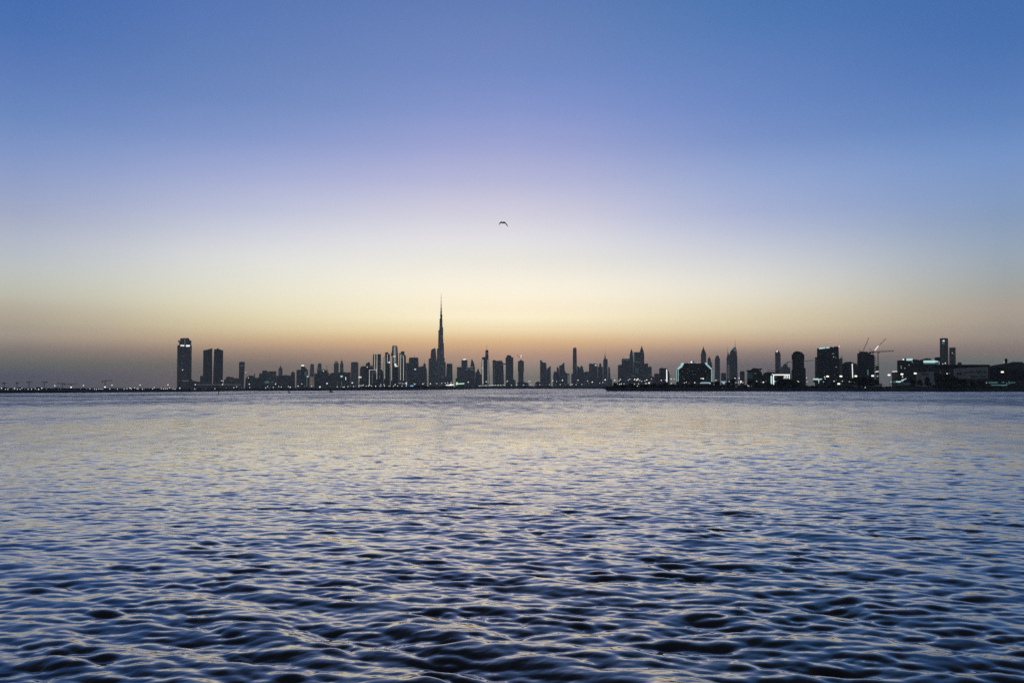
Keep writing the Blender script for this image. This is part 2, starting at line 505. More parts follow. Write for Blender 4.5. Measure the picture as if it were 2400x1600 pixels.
# ------------------------------------------------------------------ the land: one sheet behind a winding shoreline
SHORE = [(-2200, 700), (-900, 760), (0, 875), (160, 930), (300, 1070), (450, 1140), (600, 1590), (760, 1700), (850, 1900), (965, 2000),
         (1030, 2500), (1085, 3090), (1118, 4000), (1124, 5700), (1200, 5840), (1300, 5840), (1405, 5833), (1417, 5000), (1421, 1430), (1424, 1385),
         (1560, 1380), (1800, 1360), (2050, 1300), (2190, 1245), (2300, 1240), (2400, 1235), (3300, 1150), (5200, 1000)]
BANK = [(-2200, 3.4), (560, 3.6), (700, 5.2), (850, 6.4), (1085, 6.8), (1120, 7.0), (1405, 7.0), (1421, 3.0), (1432, 5.4), (1560, 5.6), (2100, 5.6), (2190, 6.4), (5200, 5.0)]


def lerp_table(tb, u):
    return float(np.interp(u, [p[0] for p in tb], [p[1] for p in tb]))


def shore_at(u):
    return lerp_table(SHORE, u) * CAM_H * F_PX / 10500.0


def build_land():
    rg = random.Random(3)
    us_ = list(np.arange(-2200, -50, 60)) + list(np.arange(-50, 2450, 3)) + list(np.arange(2450, 5200, 60))
    offs = [(-2.5, -0.6), (0, 0.1), (2.0, 0.42), (5.0, 0.62), (14, 0.8), (35, 1.0), (90, 1.0), (320, 1.0), (1500, 1.0), (6000, 1.0)]
    bm = bmesh.new(); rows = []
    for u in us_:
        u = float(u)
        d = shore_at(u); r = ray(u, HORIZON); s = d / r.y
        p = Vector((r.x * s, r.y * s, 0)); L = p.length; top = lerp_table(BANK, u)
        jit = rg.uniform(-1, 1)
        row = []
        for o, f in offs:
            k = (L + o + (jit * 1.2 if o <= 5 else 0)) / L
            z = f * top + (rg.uniform(-0.35, 0.35) if 0 < o < 90 else 0) if o >= 0 else -0.6
            row.append(bm.verts.new((p.x * k, p.y * k, z)))
        k = FAR * 0.98 / L
        row.append(bm.verts.new((p.x * k, p.y * k, top)))
        rows.append(row)
    for a, b in zip(rows, rows[1:]):
        for i in range(len(a) - 1):
            bm.faces.new((a[i], b[i], b[i + 1], a[i + 1]))
    me = bpy.data.meshes.new('land')
    bmesh.ops.recalc_face_normals(bm, faces=bm.faces)
    bm.to_mesh(me); bm.free()
    return me


land = link('land', build_land(), None, M_GROUND)
tag(land, kind='structure')

# ------------------------------------------------------------------ buildings
FAR_SCALE = 1.2
LANDMARKS = []          # (photo u, short phrase) for telling the street lamps apart


def building(name, cat, label, d, strip, mat, ops, short=None, deep=0.8, group=None):
    xs = []
    for o in ops:
        if o[0] == 'w': xs += o[2][0::2]
        elif o[0] in 'rb': xs += [o[2], o[3]]
        if xs: break
    xc = (min(xs) + max(xs)) / 2
    st = Site(strip, xc, d * FAR_SCALE)
    P = st.plan; mpx = st.m()
    dep = max(12.0, min(75.0, (max(xs) - min(xs)) * mpx * deep))
    solid = [o for o in ops if o[0] in 'wrbnpstoeqh']
    root = None
    if len(ops) > 1:
        root = empty(name, st.loc, -st.az)
    mt = FAC[mat] if isinstance(mat, str) else mat
    for k, o in enumerate(ops):
        kind, part = o[0], o[1]
        bm = bmesh.new(); pm = mt
        if kind == 'w':
            pts = [P(x, y) for x, y in zip(o[2][0::2], o[2][1::2])]
            inset = o[3] if len(o) > 3 else 0.0
            add_prism(bm, pts, inset * dep + (0.02 * k if k else 0), dep * (1 - inset) + 0.02 * k)
        elif kind == 'r':                                   # rectangular block seen at an angle
            x0, x1, yt, yaw = o[2:6]
            a, z1 = P(x0, yt); b, _ = P(x1, yt); w = b - a; t = R(yaw); q = 0.75
            bw = w / (math.cos(t) + q * abs(math.sin(t))); bd = bw * q
            ft = [(-bw / 2, -bd / 2), (bw / 2, -bd / 2), (bw / 2, bd / 2), (-bw / 2, bd / 2)]
            c, s = math.cos(t), math.sin(t); cx = (a + b) / 2
            ft = [(cx + x * c - y * s, dep / 2 + x * s + y * c) for x, y in ft]
            add_column(bm, ft, st.base, z1)
            if len(o) > 6:
                pass
        elif kind == 'b':
            x0, x1, yt, yb = o[2:6]; sc = o[6] if len(o) > 6 else 0.8
            a, z1 = P(x0, yt); b, _ = P(x1, yt); _, z0 = P((x0 + x1) / 2, yb)
            e = dep * (1 - sc) / 2
            add_column(bm, [(a, e), (b, e), (b, dep - e), (a, dep - e)], z0 - 0.4, z1)
        elif kind == 'n':
            x, yt, yb, r = o[2:6]
            cx, z1 = P(x, yt); _, z0 = P(x, yb); w = r * mpx
            ft = [(cx + w * math.cos(i * math.pi / 3), dep / 2 + w * math.sin(i * math.pi / 3)) for i in range(6)]
            add_column(bm, ft, z0 - 0.6, z1, 0.25); pm = M_STEEL
        elif kind == 'p':
            x0, x1, yt, yb = o[2:6]
            a, z0 = P(x0, yb); b, _ = P(x1, yb); _, z1 = P((x0 + x1) / 2, yt); h = (b - a) / 2; cx = (a + b) / 2
            add_column(bm, [(cx - h, dep / 2 - h), (cx + h, dep / 2 - h), (cx + h, dep / 2 + h), (cx - h, dep / 2 + h)], z0 - 0.3, z1, 0.03)
        elif kind == 'e':
            x0, x1, y0, y1, c = o[2:7]
            a, z1 = P(x0, y0); b, z0 = P(x1, y1)
            add_prism(bm, [(a, z0), (a, z1), (b, z1), (b, z0)], -0.9, -0.25); pm = GLOW[c]
        elif kind == 's':
            x0, y0, x1, y1, w, c = o[2:8]
            a, z0 = P(x0, y0); b, z1 = P(x1, y1)
            add_bar(bm, (a, -0.8, z0), (b, -0.8, z1), w * mpx); pm = M_STEEL if c == 'k' else GLOW[c]
        elif kind == 'o':
            x, y, r, c = o[2:6]
            cx, cz = P(x, y); w = r * mpx
            add_prism(bm, [(cx + w * math.cos(i * math.pi / 6), cz + w * math.sin(i * math.pi / 6)) for i in range(12)], -0.9, -0.25); pm = GLOW[c]
        elif kind == 'q':
            pts = [P(x, y) for x, y in zip(o[2][0::2], o[2][1::2])]
            add_prism(bm, pts, -0.9, -0.25); pm = GLOW[o[3]] if o[3] in GLOW else {'k': M_STEEL, 'pale': M_PALE, 'black': M_BLACK}[o[3]]
        elif kind == 't':                                   # rows of short dark strokes on a wall
            for x0, x1, y0, y1 in o[2]:
                a, z1 = P(x0, y0); b, z0 = P(x1, y1)
                add_prism(bm, [(a, z0), (a, z1), (b, z1), (b, z0)], -1.3, -0.95)
            pm = M_BLACK
        me = mesh_of(bm, part)
        if root is None:
            ob = link(name, me, None, pm); ob.location = st.loc; ob.rotation_euler = (0, 0, -st.az); root = ob
        else:
            link(part, me, root, pm)
    tag(root, label, cat, group)
    if short: LANDMARKS.append((px(strip, xc, 0)[0], (max(xs) - min(xs)) / 7.84 / 2, short))
    return root


def dots(part, pts, r, c):
    return [('o', part, x, y, r, c) for x, y in pts]


B = building
# ---- left shore
B('skyscraper', 'tower', 'tall dark tower at far left with crown and two glowing rooftop signs', 4300, 'B', 'conc', [
    ('w', 'tower_body', [898, G, 906, 380, 1172, 380, 1166, G]),
    ('w', 'crown', [938, 381, 956, 300, 962, 252, 1118, 250, 1134, 290, 1146, 381], .1),
    ('w', 'roof_fin', [944, 352, 920, 296, 918, 286, 950, 288, 950, 352], .25), ('w', 'roof_fin', [1140, 381, 1130, 290, 1168, 298, 1166, 312, 1162, 381], .2),
    ('n', 'mast', 1037, 236, 251, 3), ('e', 'crown_light', 1041, 1049, 272, 372, 'd'),
    ('e', 'lit_sign', 966, 986, 376, 402, 'W'), ('e', 'lit_sign', 989, 1008, 376, 402, 'W'), ('e', 'lit_sign', 1011, 1032, 376, 402, 'W'),
    ('q', 'lit_sign', [1060, 392, 1072, 378, 1130, 378, 1142, 392, 1130, 409, 1072, 409], 'W'),
    ('e', 'podium_light', 990, 1116, 1030, 1042, 'd'), ('o', 'lit_window', 1005, 836, 9, 'w'), ('o', 'lit_window', 1012, 586, 5, 'd'),
    ('o', 'lit_window', 985, 715, 5, 'd'), ('o', 'lit_window', 1050, 940, 5, 'd')], 'the tall crowned tower at far left')
B('podium_block', 'building', 'low sloping block against the right foot of the crowned tower', 4150, 'B', 'grey', [
    ('w', 'wall', [1100, G, 1150, 1018, 1185, 1026, 1220, 1040, 1330, 1056, 1330, G]), ('b', 'roof_plant', 1160, 1180, 1010, 1024, .5)], 'the sloping podium by the crowned tower')
B('twin_tower', 'tower', 'left one of two dark slabs whose roofs slope up to a narrow gap', 4300, 'B', 'blue', [
    ('w', 'tower_body', [1362, G, 1378, 900, 1383, 478, 1550, 441, 1545, G]), ('b', 'roof_plant', 1500, 1535, 444, 460, .5)], 'the left twin slab')
B('twin_tower', 'tower', 'right one of two dark slabs whose roofs slope up to a narrow gap', 4310, 'B', 'blue', [
    ('w', 'tower_body', [1558, G, 1583, 452, 1616, 458, 1640, 443, 1750, 480, 1740, G]), ('b', 'roof_plant', 1640, 1665, 438, 455, .5)], 'the right twin slab')
B('stair_block', 'building', 'slim block leaning against the left side of the twin slabs', 4200, 'B', 'grey', [('w', 'wall', [1318, G, 1326, 942, 1386, 942, 1386, G])])
B('podium_block', 'building', 'long low podium below the twin slabs with a faint lit roof line', 4000, 'B', 'grey', [
    ('w', 'wall', [1175, G, 1180, 1096, 2105, 1090, 2105, G]), ('e', 'roof_light', 1260, 2080, 1102, 1109, 'd')], 'the long podium under the twin slabs')
B('apartment_block', 'building', 'low stepped block just right of the twin slabs', 4300, 'B', 'sand', [
    ('w', 'wall', [1760, G, 1760, 1012, 1797, 1008, 1797, 966, 1925, 966, 1950, 985, 2035, 990, 2035, G]), ('b', 'roof_plant', 1830, 1870, 955, 968, .5), ('o', 'lit_window', 1893, 1027, 6, 'd')], 'the low stepped block by the twins')
B('office_tower', 'tower', 'single slim flat topped tower with one pale band, right of the twin slabs', 5000, 'B', 'grey', [
    ('w', 'tower_body', [2034, G, 2041, 690, 2148, 690, 2134, 1000, 2130, G]), ('e', 'lit_band', 2056, 2116, 757, 765, 'd'), ('b', 'roof_plant', 2070, 2120, 684, 691, .6)], 'the slim tower with one pale band')
B('apartment_block', 'building', 'domed low block with a small rooftop tank right of the slim banded tower', 4400, 'B', 'grey', [
    ('w', 'wall', [2150, G, 2160, 1000, 2200, 950, 2230, 940, 2295, 940, 2352, 984, 2420, 972, 2420, G]), ('b', 'roof_tank', 2312, 2334, 905, 960, .3)], 'the domed low block')
# ---- low cluster, strip C
B('apartment_block', 'building', 'stepped low block left of the low double block with lit rooms', 4500, 'C', 'conc', [('w', 'wall', [50, G, 56, 905, 118, 905, 118, G]), ('b', 'roof_plant', 70, 100, 894, 906, .5)])
B('apartment_block', 'building', 'narrow block with short roof mast standing above the low left cluster', 4700, 'C', 'grey', [('w', 'wall', [113, G, 115, 848, 205, 845, 210, G]), ('n', 'mast', 140, 822, 848, 2)], 'the narrow masted block')
B('apartment_block', 'building', 'broad low block with faint warm rooms near the water', 4300, 'C', 'sand', [
    ('w', 'wall', [200, G, 205, 875, 245, 862, 375, 860, 382, G]), ('e', 'lit_room', 162, 240, 1040, 1078, 'C'), ('e', 'lit_room', 285, 310, 1050, 1066, 'd'), ('o', 'lit_window', 368, 918, 6, 'd'), ('o', 'lit_window', 300, 935, 5, 'd')], 'the broad low block with faint rooms')
B('spire_tower', 'tower', 'small hazy tower tapering to a point above the low left cluster', 7400, 'C', 'conc', [('w', 'tower_body', [410, G, 412, 822, 450, 757, 488, 822, 490, G], .1), ('n', 'mast', 450, 742, 760, 2)], 'the small pointed hazy tower')
B('office_block', 'building', 'long flat low block between the small pointed tower and the horned block', 4600, 'C', 'grey', [('w', 'wall', [378, G, 380, 942, 492, 940, 500, 934, 600, 934, 640, 946, 640, G]), ('b', 'roof_plant', 520, 560, 926, 936, .5)], 'the long flat low block')
B('office_block', 'building', 'small block with a slanted horn on its roof', 5200, 'C', 'grey', [('w', 'wall', [620, G, 640, 920, 652, 880, 715, 880, 718, G]), ('w', 'roof_horn', [655, 882, 686, 850, 690, 882], .3)], 'the small horned block')
B('apartment_block', 'building', 'plain block left of the slant roofed tower with glowing roof sign', 5200, 'C', 'conc', [('r', 'wall', 744, 832, 832, 20), ('o', 'lit_window', 815, 888, 8, 'd')], 'the plain block by the slanted tower')
B('slant_tower', 'tower', 'tower with roof sloping down to the right below a glowing white sign', 4900, 'C', 'blue', [
    ('w', 'tower_body', [824, G, 826, 766, 884, 768, 955, 842, 960, G]), ('q', 'lit_sign', [830, 752, 845, 742, 885, 746, 885, 768, 835, 767], 'W')] +
    [('e', 'floor_light', 893, 940, y, y + 5, 'd') for y in (872, 892, 912, 932)], 'the slant roofed tower')
B('office_block', 'building', 'narrow low block with small bluish white sign on its roof', 4200, 'C', 'grey', [('w', 'wall', [915, G, 920, 970, 972, 968, 972, G]), ('q', 'lit_sign', [930, 955, 940, 945, 968, 948, 968, 966, 934, 967], 'c'), ('e', 'edge_light', 932, 940, 975, 1140, 'd')], 'the narrow block with a small roof sign')
B('office_block', 'building', 'low block with warm lit framed front near the water', 4100, 'C', 'sand', [
    ('w', 'wall', [965, G, 970, 948, 1068, 944, 1070, G]), ('e', 'lit_front', 985, 1060, 962, 1150, 'o'), ('e', 'edge_light', 990, 998, 960, 1150, 'd'), ('e', 'edge_light', 1018, 1026, 970, 1150, 'd'), ('e', 'edge_light', 1056, 1064, 950, 1150, 'd')], 'the block with a warm lit front')
B('tapered_tower', 'tower', 'left one of two pale hazy towers that taper upward', 7600, 'C', 'sand', [('w', 'tower_body', [985, G, 988, 870, 1000, 735, 1010, 726, 1058, 726, 1066, 740, 1080, G])], 'the left tapering hazy tower')
B('tapered_tower', 'tower', 'right one of two pale hazy towers that taper upward', 7600, 'C', 'sand', [('w', 'tower_body', [1118, G, 1122, 840, 1138, 730, 1148, 716, 1192, 716, 1204, 735, 1214, G])], 'the right tapering hazy tower')
B('apartment_block', 'building', 'low flat block between the two tapering hazy towers', 4700, 'C', 'conc', [('r', 'wall', 1062, 1145, 906, 25), ('b', 'roof_plant', 1085, 1110, 896, 907, .4)])
B('unfinished_block', 'building', 'round shouldered block under construction with open frame roof', 4700, 'C', 'grey', [
    ('w', 'wall', [1138, G, 1140, 862, 1205, 858, 1212, 836, 1290, 842, 1330, 880, 1362, 932, 1366, G]), ('s', 'roof_truss', 1212, 836, 1250, 818, 5, 'k'), ('s', 'roof_truss', 1250, 818, 1310, 848, 5, 'k'), ('s', 'roof_truss', 1240, 840, 1268, 820, 4, 'k'), ('o', 'work_light', 1237, 858, 9, 'w'), ('o', 'work_light', 1332, 935, 7, 'd')], 'the round shouldered unfinished block')
B('office_block', 'building', 'low flat block just right of the round shouldered unfinished block', 4600, 'C', 'conc', [('w', 'wall', [1355, G, 1360, 905, 1395, 890, 1435, 888, 1435, G])], 'the flat block by the unfinished one')
B('office_tower', 'tower', 'left hazy tower of a pair with stepped crowns and thin masts', 7400, 'C', 'conc', [
    ('w', 'tower_body', [1428, G, 1430, 725, 1440, 715, 1512, 715, 1520, 730, 1520, G]), ('b', 'crown', 1450, 1505, 680, 716, .7), ('e', 'crown_light', 1442, 1512, 700, 708, 'd'), ('n', 'mast', 1466, 650, 681, 2), ('n', 'mast', 1490, 650, 681, 2)], 'the left crowned hazy tower')
B('office_tower', 'tower', 'right narrower hazy tower of a pair with stepped crowns', 7400, 'C', 'conc', [
    ('w', 'tower_body', [1538, G, 1545, 725, 1556, 712, 1594, 712, 1606, 730, 1612, G]), ('b', 'crown', 1556, 1594, 670, 714, .7), ('n', 'mast', 1574, 600, 671, 3)], 'the right crowned hazy tower')
B('office_block', 'building', 'mid height block carrying a glowing downward triangle sign', 4500, 'C', 'blue', [
    ('w', 'wall', [1435, G, 1440, 900, 1530, 880, 1600, 876, 1640, 872, 1642, G]), ('q', 'lit_sign', [1546, 942, 1592, 940, 1598, 952, 1572, 976, 1562, 972], 'c'), ('e', 'edge_light', 1570, 1577, 1048, 1130, 'd'), ('e', 'edge_light', 1494, 1500, 1050, 1120, 'C')], 'the block with the triangle sign')
B('office_block', 'building', 'flat block with one upright white light strip', 4400, 'C', 'grey', [('w', 'wall', [1612, G, 1616, 885, 1690, 880, 1738, 878, 1738, G]), ('e', 'light_strip', 1643, 1654, 966, 1020, 'w')], 'the block with an upright light strip')
B('office_tower', 'tower', 'broad hazy tower with softly rounded top corners', 7000, 'C', 'grey', [('w', 'tower_body', [1738, G, 1746, 705, 1758, 693, 1868, 692, 1880, 708, 1882, G]), ('b', 'roof_plant', 1780, 1840, 687, 694, .5)], 'the broad hazy tower with rounded corners')
B('office_block', 'building', 'rounded block with a short white sign bar on its left side', 4600, 'C', 'blue', [('w', 'wall', [1880, G, 1908, 1000, 1912, 800, 1940, 768, 2016, 764, 2020, G]), ('e', 'lit_sign', 1884, 1936, 958, 980, 'w')], 'the rounded block with a white sign bar')
B('office_tower', 'tower', 'dark tower with stepped round top left of the light banded tower', 4800, 'C', 'dark', [
    ('w', 'tower_body', [2014, G, 2016, 756, 2145, 756, 2145, G]), ('w', 'roof_block', [2018, 757, 2018, 722, 2046, 708, 2060, 692, 2088, 698, 2102, 757], .15), ('e', 'roof_light', 2066, 2142, 772, 779, 'd'), ('o', 'roof_lamp', 2045, 783, 9, 'w')], 'the stepped round topped tower')
# ---- light banded towers, strip D
B('banded_tower', 'tower', 'dark flat topped tower with glowing vertical bands, leftmost of the banded towers', 5000, 'D', 'dark', [
    ('w', 'tower_body', [183, G, 188, 590, 196, 536, 204, 536, 206, 546, 328, 546, 330, 536, 336, 536, 338, G]), ('e', 'light_band', 212, 219, 540, 830, 'v'), ('e', 'light_band', 234, 240, 545, 830, 'd'), ('e', 'light_band', 258, 266, 540, 1010, 'v'), ('q', 'light_band', [238, 860, 246, 806, 256, 806, 256, 880], 'm')] +
    [('e', 'floor_light', 305, 333, y, y + 5, 'd') for y in (692, 756, 820)], 'the leftmost light banded tower')
B('office_block', 'building', 'low dark block with roof edge and side traced by thin light lines', 4700, 'D', 'dark', [
    ('w', 'wall', [112, G, 116, 830, 242, 830, 245, G]), ('e', 'edge_light', 119, 128, 836, 1100, 'v'), ('e', 'edge_light', 128, 236, 832, 841, 'v'), ('e', 'edge_light', 174, 181, 888, 1080, 'd'), ('e', 'edge_light', 181, 242, 879, 886, 'd')], 'the block traced by thin light lines')
B('office_block', 'building', 'low block with faint curved light line right of the light traced block', 4700, 'D', 'dark', [
    ('w', 'wall', [262, G, 266, 845, 300, 826, 360, 834, 378, 880, 384, G]), ('s', 'edge_light', 305, 1000, 308, 955, 6, 'd'), ('s', 'edge_light', 308, 955, 326, 935, 6, 'd'), ('e', 'floor_light', 306, 332, 876, 882, 'd')])
B('banded_tower', 'tower', 'light banded tower with stepped left shoulder and bright round side sign', 5050, 'D', 'dark', [
    ('w', 'tower_body', [384, G, 388, 597, 410, 590, 413, 514, 470, 510, 473, 540, 500, 545, 503, G]), ('e', 'light_band', 402, 409, 600, 1000, 'v'), ('e', 'light_band', 451, 459, 545, 712, 'v'), ('o', 'round_sign', 488, 697, 16, 'W'), ('s', 'edge_light', 508, 610, 514, 640, 6, 'm'), ('s', 'edge_light', 514, 640, 498, 684, 6, 'm')], 'the banded tower with a round side sign')
B('banded_tower', 'tower', 'tallest of the light banded towers with shallow domed top', 5000, 'D', 'dark', [
    ('w', 'tower_body', [513, G, 520, 560, 538, 490, 544, 402, 556, 388, 626, 388, 640, 430, 650, 560, 658, G]),
    ('e', 'light_band', 562, 566, 400, 560, 'd'), ('e', 'light_band', 577, 584, 392, 712, 'v'), ('e', 'light_band', 596, 601, 392, 700, 'v'), ('e', 'light_band', 619, 623, 400, 700, 'd'), ('e', 'light_band', 529, 536, 580, 1030, 'v'), ('e', 'light_band', 508, 513, 800, 1040, 'd'), ('e', 'floor_light', 557, 606, 581, 594, 'W'), ('o', 'round_sign', 600, 735, 19, 'W')], 'the tallest light banded tower')
B('office_block', 'building', 'dark block in front of the tallest banded tower with a white sign bar', 4800, 'D', 'dark', [('w', 'wall', [545, G, 547, 772, 584, 772, 584, 760, 640, 760, 640, 772, 664, 772, 666, G]), ('q', 'lit_sign', [586, 764, 596, 758, 640, 758, 640, 776, 594, 776], 'W')], 'the dark block with a white sign bar')
B('banded_tower', 'tower', 'light banded tower with stepped top and a bluish upper window, rightmost of the banded towers', 5050, 'D', 'dark', [
    ('w', 'tower_body', [668, G, 675, 532, 702, 522, 706, 495, 768, 495, 772, 562, 795, 582, 798, G]), ('e', 'light_band', 694, 701, 548, 1020, 'v'), ('e', 'light_band', 746, 754, 575, 1030, 'v'), ('e', 'light_band', 796, 799, 840, 1060, 'd'), ('q', 'lit_window', [712, 555, 736, 535, 738, 622, 708, 622], 'C')], 'the rightmost light banded tower')
B('pavilion', 'building', 'low boxy pavilion by the water below the rightmost banded tower', 4400, 'D', 'grey', [('w', 'wall', [640, G, 645, 1050, 730, 1030, 805, 1042, 806, G]), ('e', 'lit_front', 655, 715, 1066, 1092, 'd'), ('e', 'edge_light', 800, 812, 1060, 1112, 'w')])
B('office_block', 'building', 'narrow grey block beside the wide tower with two round signs', 5600, 'D', 'conc', [('r', 'wall', 796, 858, 706, 20)])
B('office_tower', 'tower', 'wide dark tower with slim mast and two round white signs', 5600, 'D', 'blue', [
    ('w', 'tower_body', [832, G, 850, 622, 868, 607, 1020, 607, 1028, 720, 1032, G]), ('n', 'mast', 950, 545, 608, 2.5), ('q', 'lit_sign', [946, 828, 956, 816, 980, 817, 980, 828, 962, 836], 'W'), ('q', 'lit_sign', [1034, 830, 1042, 816, 1058, 818, 1056, 832, 1040, 838], 'W')], 'the wide tower with two signs')
B('office_block', 'building', 'block stepping up to a small spired turret right of the wide tower', 5600, 'D', 'grey', [('w', 'wall', [1022, G, 1026, 782, 1115, 762, 1118, 718, 1156, 718, 1160, 770, 1178, 830, 1186, G]), ('n', 'mast', 1135, 655, 720, 3)], 'the block with a small spired turret')
B('hotel_tower', 'tower', 'curved shouldered tower leaning against the left side of the tallest spire', 6300, 'D', 'conc', [
    ('w', 'tower_body', [1208, G, 1212, 632, 1245, 622, 1250, 560, 1258, 472, 1282, 450, 1336, 437, 1345, 480, 1350, 560, 1362, 690, 1362, G]), ('o', 'lit_window', 1262, 668, 6, 'd'), ('o', 'lit_window', 1340, 905, 9, 'd'), ('w', 'roof_fin', [1296, 450, 1330, 428, 1338, 428, 1338, 450], .3)], 'the curved shouldered tower')


def build_spire_skyscraper():
    d = 6900 * FAR_SCALE
    st = Site('D', 1440, d)
    root = empty('skyscraper', st.loc, -st.az)
    tag(root, 'by far the tallest tower, stepped and tapering to a needle', 'tower')
    LANDMARKS.append((1034, 9, 'the tallest stepped spire'))

    def nat(u, v):
        return st.plan((u - 850) * 7.84, (v - 760) * 7.84)
    tiers = [(1023.6, 1044.0, 848), (1024.4, 1041.6, 838), (1024.7, 1040.2, 816), (1027.4, 1039.8, 803), (1027.5, 1038.6, 792), (1027.8, 1038.3, 772.5),
             (1030.0, 1038.3, 765.7), (1030.4, 1036.8, 746), (1031.9, 1036.5, 736), (1032.2, 1035.6, 728), (1032.6, 1035.2, 721), (1033.0, 1034.7, 711.5)]
    zlo = st.base
    for k, (l, r, v) in enumerate(tiers):
        a, z1 = nat(l, v); b, _ = nat(r, v)
        rad = (b - a) / 2 / math.cos(R(30)); cx = (a + b) / 2
        foot = []
        for i in range(3):                      # three rounded wings about a core
            t = R(30 + 120 * i)
            for dt, f in ((-0.62, 0.62), (-0.28, 0.97), (0.0, 1.0), (0.28, 0.97), (0.62, 0.62)):
                foot.append((cx + rad * f * math.cos(t + dt), 30 + rad * f * math.sin(t + dt)))
        bm = bmesh.new(); add_column(bm, foot, zlo, z1, 0.985)
        link('tier', mesh_of(bm, 'tier'), root, FAC['metal'])
        zlo = z1 - 0.5
    bm = bmesh.new(); cx, z1 = nat(1033.9, 686.5); _, z0 = nat(1033.9, 711.6)
    add_column(bm, [(cx + 2.6 * math.cos(i * math.pi / 4), 30 + 2.6 * math.sin(i * math.pi / 4)) for i in range(8)], z0 - 1, z1, 0.3)
    link('spire', mesh_of(bm, 'spire'), root, M_STEEL)
    for x0, x1, y in ((1430, 1472, 216), (1432, 1468, 515), (1440, 1475, 760), (1444, 1486, 957)):
        a, zb = st.plan(x0, y + 3); b, zt = st.plan(x1, y - 3); bm = bmesh.new()
        front = {216: 4, 515: 2, 760: -8, 957: -8}[y]
        add_prism(bm, [(a, zb), (a, zt), (b, zt), (b, zb)], front - 12, front - 11)
        link('light_band', mesh_of(bm, 'light_band'), root, GLOW['d'])


build_spire_skyscraper()
B('office_block', 'building', 'rounded corner block right of the tallest spire', 6000, 'D', 'blue', [('w', 'wall', [1508, G, 1512, 960, 1534, 955, 1541, 732, 1552, 720, 1638, 720, 1648, 735, 1656, G])], 'the rounded block right of the spire')
# ---- centre, strip E
B('office_block', 'building', 'broad stepped block below the flat tower with glowing roof sign', 5950, 'E', 'grey', [('w', 'wall', [130, G, 142, 985, 162, 985, 164, 784, 250, 780, 495, 790, 497, G]), ('q', 'floor_light', [330, 793, 365, 777, 400, 786, 470, 778, 455, 794, 360, 799], 'd'), ('e', 'floor_light', 328, 370, 826, 836, 'd'), ('e', 'floor_light', 412, 470, 826, 836, 'd')], 'the broad stepped block')
B('office_tower', 'tower', 'flat topped tower with a glowing white sign on its roof, right of the spire', 6100, 'E', 'blue', [('w', 'tower_body', [245, G, 247, 656, 358, 654, 360, G]), ('q', 'lit_sign', [272, 650, 280, 636, 326, 630, 332, 646, 300, 656], 'W')], 'the flat tower with a roof sign')
B('spire_tower', 'tower', 'short tower rising to a curved thorn beside the flat signed tower', 6300, 'E', 'conc', [('w', 'tower_body', [408, G, 412, 762, 433, 632, 452, 655, 472, 695, 487, 740, 493, 800, 495, G])], 'the thorn topped tower')
B('spire_tower', 'tower', 'low bell shaped tower left of the light edged tower with needle', 6200, 'E', 'grey', [('w', 'tower_body', [496, G, 500, 880, 524, 875, 543, 822, 552, 814, 562, 822, 590, 905, 612, 920, 614, G])])
B('banded_tower', 'tower', 'light edged tower with stepped top and tall needle, right of centre', 5950, 'E', 'dark', [
    ('w', 'tower_body', [612, G, 620, 640, 632, 602, 685, 598, 688, 472, 742, 472, 746, 640, 756, 700, 764, G]), ('n', 'spire', 714, 370, 473, 3.5), ('e', 'light_band', 632, 648, 645, 1095, 'v'), ('e', 'light_band', 728, 733, 640, 1090, 'm'), ('e', 'light_band', 740, 746, 660, 1090, 'm'),
    ('e', 'floor_light', 690, 728, 524, 532, 'd'), ('e', 'floor_light', 690, 726, 546, 551, 'd'), ('o', 'round_sign', 637, 800, 11, 'W')], 'the light edged tower with a needle')
B('office_tower', 'tower', 'wide flat tower with raised left corner, right of the needle topped tower', 6000, 'E', 'blue', [('w', 'tower_body', [824, G, 818, 656, 868, 653, 880, 668, 995, 664, 1000, 692, 1018, 702, 1026, 980, 1034, G]), ('e', 'edge_light', 846, 850, 690, 1060, 'C')], 'the wide flat tower with a raised corner')
B('sky_bridge', 'bridge', 'small enclosed bridge high between the wide flat tower and its neighbour', 6010, 'E', 'grey', [('b', 'bridge_deck', 1020, 1060, 717, 737)])
B('office_tower', 'tower', 'tall dark tower with stepped flat top just right of the high bridge', 6000, 'E', 'blue', [('w', 'tower_body', [1058, G, 1058, 607, 1076, 602, 1080, 568, 1160, 570, 1163, 600, 1200, 602, 1200, G]), ('b', 'roof_plant', 1095, 1140, 563, 571, .5)], 'the stepped flat topped tower')
B('podium_block', 'building', 'low podium sloping away on the right of the stepped flat topped tower', 5950, 'E', 'grey', [('w', 'wall', [1198, G, 1200, 1002, 1226, 1020, 1242, 1040, 1246, G])])
B('unfinished_tower', 'tower', 'round tower with domed cap and a lit white mast on top', 6000, 'E', 'sand', [
    ('w', 'tower_body', [1290, G, 1290, 880, 1284, 850, 1284, 690, 1394, 690, 1396, 850, 1388, 880, 1388, G]), ('w', 'roof_cap', [1280, 691, 1286, 680, 1330, 656, 1350, 655, 1398, 680, 1396, 691], .05), ('e', 'lit_mast', 1337, 1350, 556, 622, 'w'), ('n', 'mast', 1343, 540, 657, 4)], 'the domed tower with a lit mast')
B('shore_block', 'building', 'wide low mounded block at the foot of the domed tower', 5900, 'E', 'dark', [('w', 'wall', [1255, G, 1275, 1066, 1300, 1056, 1380, 1056, 1420, 1060, 1476, 1076, 1486, G])], 'the mounded block below the domed tower')
B('wedge_tower', 'tower', 'tower with peaked left corner and level roof, left half of a notched pair', 6000, 'E', 'blue', [('w', 'tower_body', [1692, G, 1692, 656, 1714, 655, 1745, 700, 1804, 705, 1814, 830, 1818, G])], 'the peaked notched tower')
